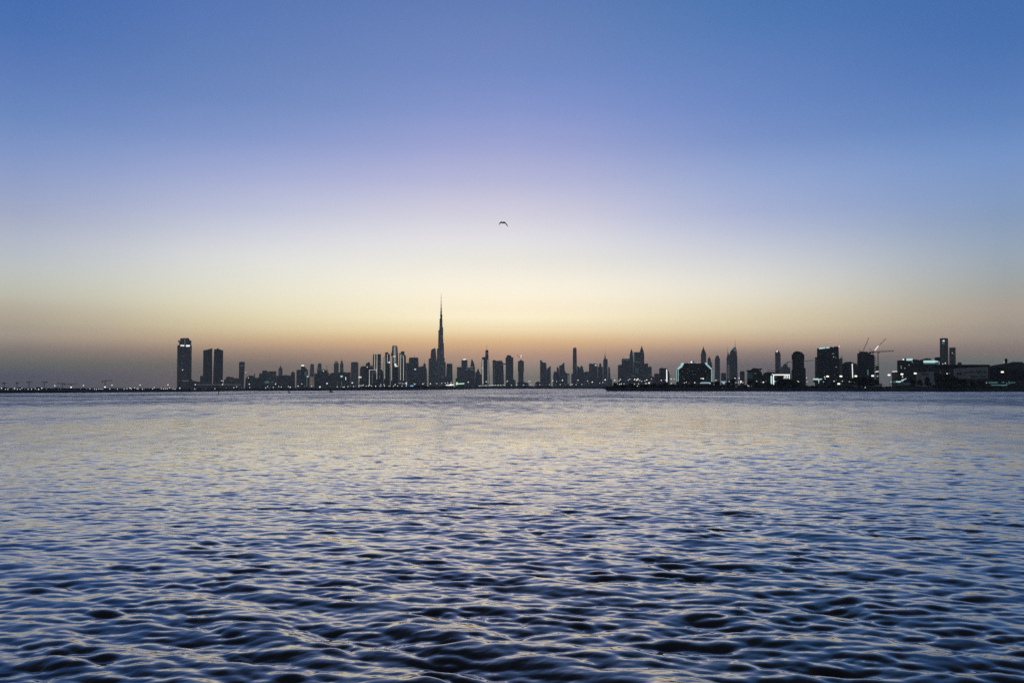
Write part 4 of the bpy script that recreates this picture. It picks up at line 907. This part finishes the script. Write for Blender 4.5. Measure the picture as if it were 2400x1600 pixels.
tower_crane('H', 2500, 600, G, 676, [(842, 662), (352, 694)], 'level armed crane mostly hidden behind the black tower with curved cornice', None, 2.4, 0.6)
tower_crane('G', 2300, 2030, G, 856, [(1868, 838), (2060, 862)], 'crane with thin level arm beside the glowing tipped tower', None, 1.8, 0.45)
tower_crane('E', 6010, 1342, 655, 620, [(1266, 562), (1372, 606)], 'small crane with a tilted arm on the domed tower', None, 2.6, 0.9)
tower_crane('C', 4720, 1303, 850, 826, [(1303, 750), (1318, 846)], 'small crane with upright arm on the round shouldered unfinished block', None, 2.2, 0.7)

# ------------------------------------------------------------------ street lamps and floodlights
def unit_pole():
    bm = bmesh.new()
    add_column(bm, [(0.13 * math.cos(i * math.pi / 4), 0.13 * math.sin(i * math.pi / 4)) for i in range(8)], 0, 1, 0.6)
    return mesh_of(bm, 'pole')


def unit_head():
    bm = bmesh.new(); bmesh.ops.create_icosphere(bm, subdivisions=1, radius=1.0)
    for v in bm.verts: v.co.z *= 0.85
    return mesh_of(bm, 'lamp_head')


def unit_flood():
    bm = bmesh.new()
    add_prism(bm, [(-1.0, -0.45), (-1.0, 0.4), (-0.6, 0.62), (0.6, 0.5), (1.0, 0.12), (0.6, -0.5)], -0.4, 0.4)
    return mesh_of(bm, 'lamp_head')


POLE, HEAD, HEAD_D, FLOOD = unit_pole(), unit_head(), unit_head(), unit_flood()
POLE.materials.append(M_STEEL); HEAD.materials.append(GLOW['W']); HEAD_D.materials.append(GLOW['m']); FLOOD.materials.append(GLOW['y'])
s_, n_, l_, x_ = 5.5, 8.2, 11, 19
LAMPS = {
    'A': [(30, 1172, l_), (103, 1190, n_), (147, 1190, n_), (235, 1195, s_), (268, 1178, l_), (296, 1190, s_), (323, 1190, n_), (370, 1190, n_), (405, 1172, n_), (460, 1195, s_), (518, 1190, n_), (583, 1190, n_), (648, 1178, n_), (670, 1191, s_), (712, 1190, l_), (768, 1172, l_), (857, 1190, s_), (1007, 1125, l_), (1073, 1190, s_), (1120, 1188, s_), (1308, 1153, 17), (1482, 1187, s_), (1533, 1122, l_), (1590, 1187, s_), (1655, 1183, n_), (1738, 1188, n_), (1774, 1191, n_), (1817, 1185, n_), (1850, 1188, n_), (1874, 1188, n_), (1897, 1183, s_), (1930, 1150, 17), (2020, 1183, n_), (2058, 1117, l_), (2160, 1188, n_), (2283, 1187, n_), (2335, 1180, n_)],
    'B': [(222, 1112, l_), (735, 1110, l_), (482, 1160, n_), (455, 1184, n_), (268, 1188, n_), (300, 1190, s_), (38, 1170, l_), (62, 1183, n_), (126, 1165, n_), (168, 1181, n_), (188, 1181, n_), (395, 1178, s_), (612, 1178, n_), (655, 1185, n_), (690, 1178, n_), (722, 1182, n_), (765, 1163, n_), (792, 1180, s_), (830, 1180, n_), (866, 1188, n_), (953, 1172, l_), (1238, 1105, l_), (1230, 1185, n_), (1597, 1180, n_), (1715, 1035, n_), (1746, 1036, n_), (1738, 1102, l_), (1712, 1123, s_), (1945, 1160, n_), (1995, 1145, n_), (2020, 1138, s_), (2090, 1162, s_), (2210, 980, n_), (2228, 1097, l_), (2235, 1157, n_), (2163, 881, n_), (1160, 1184, s_), (1430, 1186, s_), (1810, 1168, s_)],
    'C': [(213, 1142, n_), (178, 1166, n_), (318, 1157, n_), (360, 1095, l_), (418, 1142, n_), (465, 1148, n_), (405, 1184, s_), (245, 1178, s_), (595, 1140, n_), (630, 1153, l_), (773, 1132, l_), (840, 1093, n_), (890, 1138, s_), (825, 1181, s_), (868, 1182, s_), (922, 1180, s_), (1023, 1135, n_), (1175, 1148, 15), (1305, 1085, 14), (1360, 1138, s_), (1492, 1145, n_), (1553, 1143, s_), (1768, 1073, 14), (1600, 1148, n_), (1622, 1147, n_), (1690, 1140, n_), (1738, 1128, s_), (1795, 1140, n_), (1833, 1128, s_), (1890, 1142, n_), (1898, 1120, n_), (1928, 1126, n_), (1965, 1118, l_), (2027, 1130, n_), (2065, 1130, n_), (2085, 1114, l_), (2120, 1130, n_), (2140, 1138, s_), (2200, 1133, l_), (2293, 1105, n_), (2280, 1136, n_), (2312, 1134, s_)],
    'D': [(345, 1138, s_), (393, 1105, n_), (402, 1133, n_), (485, 1132, n_), (568, 1132, n_), (597, 1105, l_), (643, 1132, n_), (722, 1132, n_), (737, 1088, n_), (800, 1132, n_), (785, 1085, l_), (957, 1095, l_), (936, 1080, s_), (1108, 1092, l_), (1135, 1076, s_), (1243, 1088, l_), (1362, 1087, n_), (1333, 1075, s_), (1453, 1083, n_), (1520, 1078, n_), (1565, 1073, n_), (1628, 1066, n_), (1450, 1160, s_), (1630, 1160, s_), (1423, 1120, s_)],
    'E': [(372, 1060, l_), (702, 1053, l_), (1082, 1050, n_), (1096, 1038, n_), (1168, 1115, n_), (1235, 1115, s_), (1265, 1113, n_), (1384, 1112, n_), (1400, 1113, s_), (1448, 1112, s_), (1487, 1040, n_), (1511, 1050, n_), (1522, 1108, n_), (1560, 1112, s_), (1497, 1147, s_), (1617, 1048, n_), (1627, 1112, s_), (1687, 1107, n_), (1732, 1112, s_), (1802, 1110, s_), (1865, 1105, n_), (1925, 1033, l_), (1995, 1047, n_), (2103, 1027, 14), (1980, 1112, s_), (2062, 1105, n_), (2165, 1110, s_), (1932, 1143, s_), (2262, 1106, n_), (2280, 1100, n_)],
    'F': [(430, 1025, l_), (605, 1040, n_), (618, 1072, s_), (413, 1076, s_), (500, 1100, n_), (393, 1107, n_), (432, 1140, n_), (692, 1060, 14), (830, 1078, n_), (885, 1065, n_), (940, 1070, s_), (930, 1017, 15), (1102, 1025, l_), (1182, 1038, n_), (1205, 1013, l_), (1190, 1100, n_), (1222, 1093, l_), (1275, 1091, n_), (1355, 1022, n_), (1383, 1005, n_), (1470, 1010, 14), (1508, 1022, 14), (1530, 1005, 15), (1565, 1030, n_), (1600, 1045, n_), (1660, 1035, n_), (1693, 1020, l_), (1778, 1000, n_), (1736, 1075, 17), (1668, 1085, n_), (1690, 1085, n_), (1465, 1095, n_), (1540, 1092, n_), (1520, 1130, n_), (1770, 1048, s_), (1960, 1025, l_), (2037, 1022, n_), (2140, 1003, l_), (2195, 1003, n_), (2143, 1085, n_), (2190, 1062, s_)],
    'G': [(345, 1075, n_), (380, 1060, n_), (430, 1083, s_), (340, 1000, s_), (655, 992, l_), (690, 995, 16), (535, 1068, l_), (556, 1080, s_), (815, 1085, n_), (925, 1026, l_), (950, 1030, s_), (1168, 1048, n_), (1278, 988, l_), (1353, 985, l_), (1292, 1067, n_), (1338, 1066, n_), (1385, 1050, x_), (1420, 1068, n_), (1378, 1078, n_), (1675, 1043, n_), (1757, 1062, s_), (1797, 1062, 15), (1843, 1042, s_), (1045, 1170, s_), (1288, 1142, s_), (1310, 1142, s_), (1510, 1122, n_), (1530, 1135, n_), (1575, 1138, s_)],
    'H': [(712, 978, n_), (717, 1055, n_), (1043, 966, l_), (1053, 999, n_), (1022, 1055, n_), (933, 1040, l_), (933, 1068, n_), (1215, 1042, l_), (1368, 1042, n_), (1255, 1022, s_), (1495, 1052, n_), (1530, 1055, s_), (1586, 1062, s_), (548, 1042, n_), (564, 1055, n_), (1786, 1158, n_), (2135, 1078, s_), (2260, 1055, n_)],
    'I': [(820, 915, n_), (820, 885, s_), (940, 905, 14), (985, 896, s_), (870, 725, n_), (915, 714, l_), (122, 962, l_), (74, 1050, n_)],
}
FLOODS = {'H': [(1100, 955, 1385), (1345, 953, 1385), (1620, 950, 1385), (1928, 945, 1330), (2230, 930, 1320), (1303, 1092, 1385)], 'I': [(115, 915, 1310), (360, 900, 1310), (1962, 875, 1290)]}
PROMENADE = [(572, 1128), (592, 1128), (612, 1126), (635, 1125), (660, 1125), (685, 1124), (709, 1122), (738, 1122), (763, 1121), (790, 1120), (818, 1119), (845, 1119), (873, 1118), (902, 1118), (930, 1117), (960, 1117), (990, 1116), (1027, 1115)]
NUM = ['zero', 'one', 'two', 'three', 'four', 'five', 'six', 'seven', 'eight', 'nine', 'ten', 'eleven', 'twelve', 'thirteen', 'fourteen', 'fifteen', 'sixteen', 'seventeen', 'eighteen', 'nineteen', 'twenty', 'twenty one', 'twenty two', 'twenty three', 'twenty four', 'twenty five', 'twenty six']
ORD = ['', '', 'second', 'third', 'fourth', 'fifth', 'sixth', 'seventh', 'eighth', 'ninth', 'tenth', 'eleventh', 'twelfth', 'thirteenth', 'fourteenth', 'fifteenth', 'sixteenth', 'seventeenth', 'eighteenth', 'nineteenth', 'twentieth', 'twenty first', 'twenty second', 'twenty third', 'twenty fourth', 'twenty fifth']


def place_lamp(strip, x, y, r, head, d=None, name='street_lamp', yaw=0.0):
    u, v = px(strip, x, y)
    d0 = (shore_at(u) + 16) if d is None else d * 1.05
    st = Site(strip, x, d0, 2.0); _, z = st.plan(x, y)
    base = min(0.75 * lerp_table(BANK, u), z - 1.3)
    o = empty(name, (st.loc.x, st.loc.y, base), -st.az)
    p = link('pole', POLE, o); p.scale = (max(1.0, (z - base) * 0.05) * 1.0, max(1.0, (z - base) * 0.05), z - base)
    h = link('lamp_head', head, o); h.location = (0, -0.25, z - base)
    w = r * st.m(); h.scale = (w, w, w)
    return o, u


lamp_rows = {}
for sname, lst in LAMPS.items():
    for x, y, r in lst:
        d = None
        u, v = px(sname, x, y)
        if sname == 'B' and (y < 1060): d = 3600
        if sname == 'I' and y < 740: d = 1430
        if sname == 'I' and 880 < y < 920: d = 1300
        if sname in 'FG' and u > 1421 and y < 1060: d = (shore_at(u) + 60) / 1.05
        o, u = place_lamp(sname, x, y, r, HEAD_D if r == s_ else HEAD, d)
        best = min(LANDMARKS, key=lambda q: max(0.0, abs(q[0] - u) - q[1]) + 0.02 * abs(q[0] - u))
        lamp_rows.setdefault(best[2], []).append((u, o))


def words_of(row, noun, where):
    row.sort(key=lambda q: q[0])
    n = len(row)
    for i, (u, o) in enumerate(row):
        if n == 1: t = f'only white {noun} glowing {where}'
        elif i == 0: t = f'leftmost of {NUM[n]} white {noun}s {where}'
        elif i == n - 1: t = f'rightmost of {NUM[n]} white {noun}s {where}'
        else: t = f'{ORD[i + 1]} from left of {NUM[n]} {noun}s {where}'
        if len(t.split()) > 16: print('LONG LABEL', t)
        tag(o, t, 'lamp', 'white lamps along the shores')


for short, row in lamp_rows.items():
    words_of(row, 'lamp', 'below ' + short)
row = []
for x, y in PROMENADE:
    o, u = place_lamp('E', x, y, 8.0, HEAD, 5870)
    row.append((u, o))
row.sort(key=lambda q: q[0])
for i, (u, o) in enumerate(row):
    t = ('leftmost' if i == 0 else 'rightmost' if i == len(row) - 1 else ORD[i + 1] + ' from left') + ' lamp of the evenly spaced row along the far waterfront'
    tag(o, t, 'lamp', 'evenly spaced waterfront lamps')
FL = {('H', 1100): 'left of a pair of warm floodlights before the large dark slab', ('H', 1345): 'warm floodlight at the right foot of the large dark slab',
      ('H', 1620): 'warm floodlight at the left foot of the unfinished tower', ('H', 1928): 'warm floodlight at the right foot of the unfinished tower',
      ('H', 2230): 'warm floodlight beside the low annex with white roof lines', ('H', 1303): 'low warm floodlight near the water below the large dark slab',
      ('I', 115): 'warm floodlight on the teal signed office block front', ('I', 360): 'warm floodlight left of the low grey shed', ('I', 1962): 'bright warm floodlight on the dark hall at the right edge'}
for sname, lst in FLOODS.items():
    for x, y, d in lst:
        o, u = place_lamp(sname, x, y, 24, FLOOD, d, 'floodlight')
        tag(o, FL[(sname, x)], 'floodlight', 'warm floodlights on the right shore')

# ------------------------------------------------------------------ trees and shore planting
def crown_mesh(seed, wide, tall, leaves):
    rg = random.Random(seed); bm = bmesh.new()
    lobes = []
    for i in range(9):
        a = rg.uniform(0, 6.283); rr = rg.uniform(0.15, 0.62) * wide / 2
        lobes.append((rr * math.cos(a), rr * math.sin(a), tall * rg.uniform(0.32, 0.8), rg.uniform(0.2, 0.36) * wide / 1.6))
    lobes.append((0, 0, tall * 0.72, 0.26 * wide))
    for k in range(leaves):
        lx, ly, lz, lr = rg.choice(lobes)
        d = Vector((rg.gauss(0, 1), rg.gauss(0, 1), rg.gauss(0, 0.8))).normalized() * lr * (rg.random() ** 0.4)
        c = Vector((lx, ly, lz)) + d
        if c.z > tall: c.z = tall - rg.random() * 0.6
        if c.z < tall * 0.06: continue
        s = rg.uniform(0.25, 0.6) * wide / 12
        n = Vector((rg.gauss(0, 1), rg.gauss(0, 1), rg.gauss(0, 1))).normalized()
        t = n.orthogonal().normalized(); b = n.cross(t)
        vs = [bm.verts.new(c + t * s * p + b * s * q) for p, q in ((-1, -0.6), (1, -0.8), (0.7, 0.9), (-0.8, 0.8))]
        bm.faces.new(vs)
    me = bpy.data.meshes.new('crown'); bm.to_mesh(me); bm.free(); me.materials.append(M_LEAF)
    return me


def trunk_mesh(tall, seed):
    rg = random.Random(seed); bm = bmesh.new()
    add_column(bm, [(0.32 * math.cos(i * math.pi / 4), 0.32 * math.sin(i * math.pi / 4)) for i in range(8)], -0.5, tall * 0.4, 0.65)
    for i in range(5):
        a = rg.uniform(0, 6.28); add_bar(bm, (0, 0, tall * 0.36), (math.cos(a) * tall * 0.25, math.sin(a) * tall * 0.25, tall * rg.uniform(0.55, 0.75)), 0.3, 0.1)
    me = mesh_of(bm, 'trunk'); me.materials.append(M_BARK)
    return me


CROWNS = [crown_mesh(20 + i, 12, 10, 900) for i in range(4)]
TRUNKS = [trunk_mesh(10, 40 + i) for i in range(4)]
TREES = [  # strip, x, top y, width in strip pixels, depth beyond the shore, label
    ('F', 1120, 1062, 110, 30, 'first broad dark tree at the tip of the right peninsula'), ('F', 1250, 1076, 120, 26, 'dark tree under the lamps left of the light outlined hotel'),
    ('F', 1420, 1082, 130, 30, 'dark tree below the flat tower between the pyramids'), ('F', 1640, 1090, 130, 26, 'dark tree below the pyramid cluster steps'), ('F', 1830, 1078, 120, 28, 'dark tree below the small grey block'), ('F', 2040, 1072, 130, 26, 'dark tree below the upright light tube'),
    ('G', 130, 1092, 110, 30, 'low dark tree at the left foot of the light outlined hotel'), ('G', 480, 1092, 140, 26, 'low dark tree before the middle of the light outlined hotel'),
    ('G', 940, 1040, 130, 34, 'dark tree left of the pale blue glowing canopy'), ('G', 1150, 1056, 110, 30, 'dark tree right of the pale blue glowing canopy'),
    ('G', 1232, 998, 95, 40, 'tall dark tree below the sail shaped tower'), ('G', 1545, 1002, 120, 40, 'tall dark tree before the winged roof hall'),
    ('G', 1680, 1060, 120, 34, 'dark tree between two lamps before the winged roof hall'), ('G', 1870, 1060, 110, 34, 'dark tree left of the white framed building'),
    ('H', 235, 1012, 170, 20, 'left tree of the big black clump before the white framed building'), ('H', 345, 992, 190, 24, 'tallest middle tree of the black clump before the white framed building'),
    ('H', 455, 1004, 170, 22, 'right tree of the big black clump under the black tower'), ('H', 165, 1060, 110, 18, 'low outer tree at the left edge of the big black clump'), ('H', 540, 1062, 120, 18, 'low outer tree at the right edge of the big black clump'),
    ('H', 1560, 1002, 130, 30, 'low tree at the left edge of the clump below the unfinished tower'), ('H', 1660, 972, 170, 34, 'left tree of the clump below the unfinished tower'), ('H', 1770, 955, 180, 36, 'second tree of the clump below the unfinished tower'),
    ('H', 1880, 958, 170, 34, 'third tree of the clump below the unfinished tower'), ('H', 1985, 992, 150, 32, 'right tree of the clump below the unfinished tower'), ('H', 1190, 1072, 120, 30, 'low dark tree below the large dark slab'),
    ('I', 590, 962, 150, 40, 'dark tree right before the low grey shed'), ('I', 300, 1000, 140, 40, 'dark tree left before the low grey shed'), ('I', 440, 1000, 140, 40, 'round dark tree in the middle before the low grey shed'),
    ('I', 780, 880, 160, 30, 'tall black tree at the left end of the long lettered hall'), ('I', 900, 900, 170, 26, 'black tree with a bright lamp before the long lettered hall'),
    ('I', 1010, 925, 160, 26, 'black tree left of the dark lettering'), ('I', 1120, 950, 160, 24, 'black tree under the start of the dark lettering'), ('I', 1240, 990, 150, 24, 'lowest black tree below the dark lettering'),
    ('I', 1420, 1040, 160, 24, 'low wide tree beneath the end of the dark lettering'), ('I', 1560, 1040, 150, 24, 'low tree left of the teal lit pier shelter'),
    ('D', 1010, 1120, 130, 20, 'low dark bush tree on the dark spit left of the tallest spire'), ('D', 1120, 1122, 130, 24, 'low dark bush tree on the dark spit near the block with turret'),
]
for i, (sname, x, yt, w, off, label) in enumerate(TREES):
    u, v = px(sname, x, yt); st = Site(sname, x, shore_at(u) + off)
    z = st.plan(x, yt)[1]; base = lerp_table(BANK, u) * 0.8
    hgt = max(2.0, z - base); wid = w * st.m()
    o = empty('tree', (st.loc.x, st.loc.y, base), random.uniform(0, 6)); tag(o, label, 'tree', 'dark trees along the shore')
    c = link('crown', CROWNS[i % 4], o); c.scale = (wid / 11.0, wid / 11.0, hgt / 10.0)
    t = link('trunk', TRUNKS[i % 4], o); t.scale = (1, 1, hgt / 10.0)


def belt(name, spans, seed, blob, lump):
    """a continuous dark mass of shore planting: spans of (u0, u1, depth beyond the shore, top row of the photo)"""
    rg = random.Random(seed); bm = bmesh.new()
    for u0, u1, off, vt0, vt1 in spans:
        n = int((u1 - u0) / blob)
        for k in range(n):
            t = (k + rg.random()) / n; u = u0 + (u1 - u0) * t; d = shore_at(u) + off * rg.uniform(0.7, 1.3)
            r = ray(u, HORIZON); p = Vector((r.x, r.y, 0)) * (d / r.y)
            top = CAM_H + (HORIZON - (vt0 + (vt1 - vt0) * t)) / F_PX * d
            base = lerp_table(BANK, u) * 0.7
            mtr = d / F_PX
            hh = max(0.6, (top - base)) * rg.uniform(0.7, 1.03)
            for q in range(lump):
                c = p + Vector((rg.gauss(0, 1) * blob * mtr, rg.gauss(0, 1) * blob * mtr * 2, base + hh * (0.2 + 0.62 * rg.random())))
                rad = min(hh * 0.5, blob * mtr * rg.uniform(0.6, 1.3))
                if c.z + rad > base + hh: c.z = base + hh - rad
                m = Matrix.Translation(c) @ Matrix.Rotation(rg.uniform(0, 6), 4, 'Z') @ Matrix.Diagonal((rad * rg.uniform(0.8, 1.6), rad, rad, 1))
                g = bmesh.ops.create_icosphere(bm, subdivisions=1, radius=1.0, matrix=m)
                for vv in g['verts']: vv.co += Vector((rg.uniform(-1, 1), rg.uniform(-1, 1), rg.uniform(-1, 1))) * rad * 0.28
    me = bpy.data.meshes.new(name); bm.to_mesh(me); bm.free(); me.materials.append(M_LEAF)
    o = link(name, me); tag(o, kind='stuff')
    return o


belt('shrubs', [(-120, 430, 30, 909.0, 909.5), (430, 800, 30, 909.5, 908.6), (800, 860, 25, 908.4, 905.5), (860, 990, 25, 905.5, 904.2), (990, 1118, 30, 904.5, 905.5)], 5, 4.0, 3)
belt('shrubs', [(1423, 1440, 20, 908, 901), (1440, 1560, 40, 899.5, 899), (1560, 1800, 40, 900, 901), (1800, 2000, 30, 902, 903), (2000, 2190, 30, 905, 905), (2190, 2330, 22, 899, 903), (2330, 2420, 22, 905, 905)], 6, 3.0, 4)
belt('woodland', [(1116, 1240, 14, 904, 903.5), (1240, 1425, 14, 903.5, 903)], 8, 2.2, 3)

# ------------------------------------------------------------------ things on and over the water
def on_water(u, d):
    r = ray(u, HORIZON); return Vector((r.x * d / r.y, d, 0.0))


M_BUOY = noisy('weathered_dark_paint', (0.02, 0.02, 0.022), (0.05, 0.04, 0.035), 2.0, 0.6)


def ring(r, z, n=12):
    return [(r * math.cos(i * 2 * math.pi / n), r * math.sin(i * 2 * math.pi / n)) for i in range(n)]


def beacon(u, vt, vb, w, label, name='channel_marker'):
    d = CAM_H * F_PX / (vb - HORIZON); p = on_water(u, d); k = d / F_PX
    hgt = (vb - vt) * k; o = empty(name, p); tag(o, label, 'buoy')

    def part(nm, f):
        bm = bmesh.new(); f(bm); link(nm, mesh_of(bm, nm), o, M_BUOY)
    r = w * k / 2
    part('float', lambda bm: add_column(bm, ring(r * 1.25, 0), -0.5, hgt * 0.16, 0.8))
    part('post', lambda bm: add_column(bm, ring(r * 0.8, 0), hgt * 0.15, hgt * 0.86, 0.8))
    part('top_mark', lambda bm: (add_column(bm, ring(r * 1.15, 0), hgt * 0.84, hgt * 0.93, 1.0), add_column(bm, ring(r * 0.8, 0), hgt * 0.92, hgt, 0.15)))
    return o


beacon(512.8, 911.5, 924.2, 2.2, 'slim dark marker post standing in the water below the twin slabs')
beacon(677.6, 913.8, 921.4, 3.8, 'stout dark buoy in the water below the left low cluster')
beacon(1374.6, 913.6, 918.2, 0.9, 'tiny thin marker in the water left of the right peninsula tip')
beacon(2298.4, 917.6, 919.8, 2.4, 'tiny dark buoy close to the right shore below the pier shelter')


def pontoon():
    d = CAM_H * F_PX / (918.4 - HORIZON); p = on_water(776, d); k = d / F_PX
    o = empty('work_float', p); tag(o, 'low dark work float on the water left of the leftmost banded tower', 'float')
    bm = bmesh.new(); L = 4.6 * k
    add_prism(bm, [(-L, 0.9), (-L * 0.8, -0.3), (L * 0.8, -0.3), (L, 0.9)], -2.0, 2.0); link('hull', mesh_of(bm, 'hull'), o, M_BUOY)
    bm = bmesh.new(); add_column(bm, [(-L * .4, -1), (L * .2, -1), (L * .2, 1), (-L * .4, 1)], 0.88, 1.7, 0.9); link('cabin', mesh_of(bm, 'cabin'), o, M_BUOY)


pontoon()


def boom():
    pts = [on_water(u, CAM_H * F_PX / (v - HORIZON)) for u, v in ((-160, 930.2), (0, 929.0), (250, 926.4), (512, 924.0), (677, 921.2), (780, 919.2), (890, 917.8))]
    o = empty('floating_boom', pts[1]); tag(o, 'thin dark floating boom line stretched across the left bay between the buoys', 'boom')
    bm = bmesh.new()
    for a, b in zip(pts, pts[1:]):
        n = max(1, int((b - a).length / 9))
        for i in range(n):
            p, q = a.lerp(b, i / n) - pts[1], a.lerp(b, (i + 0.9) / n) - pts[1]
            add_bar(bm, p + Vector((0, 0, 0.1)), q + Vector((0, 0, 0.1)), 0.42)
    link('float_tube', mesh_of(bm, 'float_tube'), o, M_BUOY)
    bm = bmesh.new()
    for a, b in zip(pts, pts[1:]): add_bar(bm, a - pts[1] + Vector((0, 0, 0.12)), b - pts[1] + Vector((0, 0, 0.12)), 0.12)
    link('cable', mesh_of(bm, 'cable'), o, M_STEEL)


boom()


def seagull():
    d = 82.0; k = d / F_PX
    r = ray(1178.5, 522.6); p = Vector((r.x, r.y, r.z)) * (d / r.y) + Vector((0, 0, CAM_H))
    o = empty('seagull', p, 0.0); tag(o, 'dark seagull gliding with drooped wings in the pale sky above the skyline', 'bird')
    bm = bmesh.new()
    # body along Y, flying away; rings of growing and shrinking girth
    prof = [(-0.24, 0.012), (-0.21, 0.035), (-0.16, 0.05), (-0.05, 0.062), (0.06, 0.055), (0.14, 0.035), (0.22, 0.03), (0.3, 0.012)]
    rings_ = []
    for y, rr in prof:
        rings_.append([bm.verts.new((rr * math.cos(i * math.pi / 5), y, rr * 0.6 * math.sin(i * math.pi / 5))) for i in range(10)])
    for a, b in zip(rings_, rings_[1:]):
        for i in range(10):
            j = (i + 1) % 10; bm.faces.new((a[i], b[i], b[j], a[j]))
    bm.faces.new(rings_[0]); bm.faces.new(list(reversed(rings_[-1])))
    # wings: stations (x, z, leading y, trailing y, thickness)
    def wing(st):
        prev = None
        for x, z, y0, y1, th in st:
            cur = [bm.verts.new(c) for c in ((x, y1, z - th * 0.9), (x, y1, z + th * 0.1), (x, y0, z + th * 1.1), (x, y0, z + th * 0.3))]
            if prev:
                for i in range(4):
                    j = (i + 1) % 4; bm.faces.new((prev[i], cur[i], cur[j], prev[j]))
            else: bm.faces.new(cur)
            prev = cur
        bm.faces.new(list(reversed(prev)))
    u = k
    wing([(0.02, 0.03, -0.10, 0.10, 0.06), (2.6 * u, 0.035, -0.13, 0.08, 0.055), (5.2 * u, 0.01, -0.14, 0.06, 0.05), (7.8 * u, -2.6 * u, -0.10, 0.07, 0.06), (10.6 * u, -6.0 * u, -0.03, 0.08, 0.05), (12.6 * u, -8.8 * u, 0.06, 0.09, 0.02)])
    wing([(-0.02, 0.02, -0.10, 0.10, 0.05), (-2.4 * u, 0.055, -0.13, 0.08, 0.055), (-5.6 * u, 0.01, -0.14, 0.06, 0.05), (-7.6 * u, -1.8 * u, -0.10, 0.07, 0.06), (-9.2 * u, -4.6 * u, 0.04, 0.09, 0.03)])
    link('body', mesh_of(bm, 'body'), o, noisy('gull_plumage', (0.06, 0.06, 0.065), (0.1, 0.1, 0.1), 6.0))
    bm = bmesh.new(); add_prism(bm, [(-0.03, -0.006), (-0.03, 0.006), (0.03, 0.006), (0.03, -0.006)], -0.4, -0.22); link('tail', mesh_of(bm, 'tail'), o, noisy('gull_tail', (0.05, 0.05, 0.05), (0.09, 0.09, 0.09), 6.0))


seagull()

# ------------------------------------------------------------------ the evening haze over the whole bay
HAZE_DENSITY = 4.2e-5
def build_haze():
    bm = bmesh.new()
    S_ = FAR * 1.05
    add_column(bm, [(-S_, -S_), (S_, -S_), (S_, S_), (-S_, S_)], -2.0, 960.0)
    o = link('haze', mesh_of(bm, 'haze'))
    m = bpy.data.materials.new('haze_air'); m.use_nodes = True; t = m.node_tree
    t.nodes.clear(); oo = t.nodes.new('ShaderNodeOutputMaterial'); v = t.nodes.new('ShaderNodeVolumePrincipled')
    v.inputs['Color'].default_value = (0.88, 0.96, 0.92, 1)
    v.inputs['Density'].default_value = HAZE_DENSITY
    v.inputs['Anisotropy'].default_value = 0.45
    t.links.new(v.outputs[0], oo.inputs['Volume'])
    o.data.materials.append(m)
    tag(o, kind='stuff')
if HAZE_DENSITY > 0:
    build_haze()
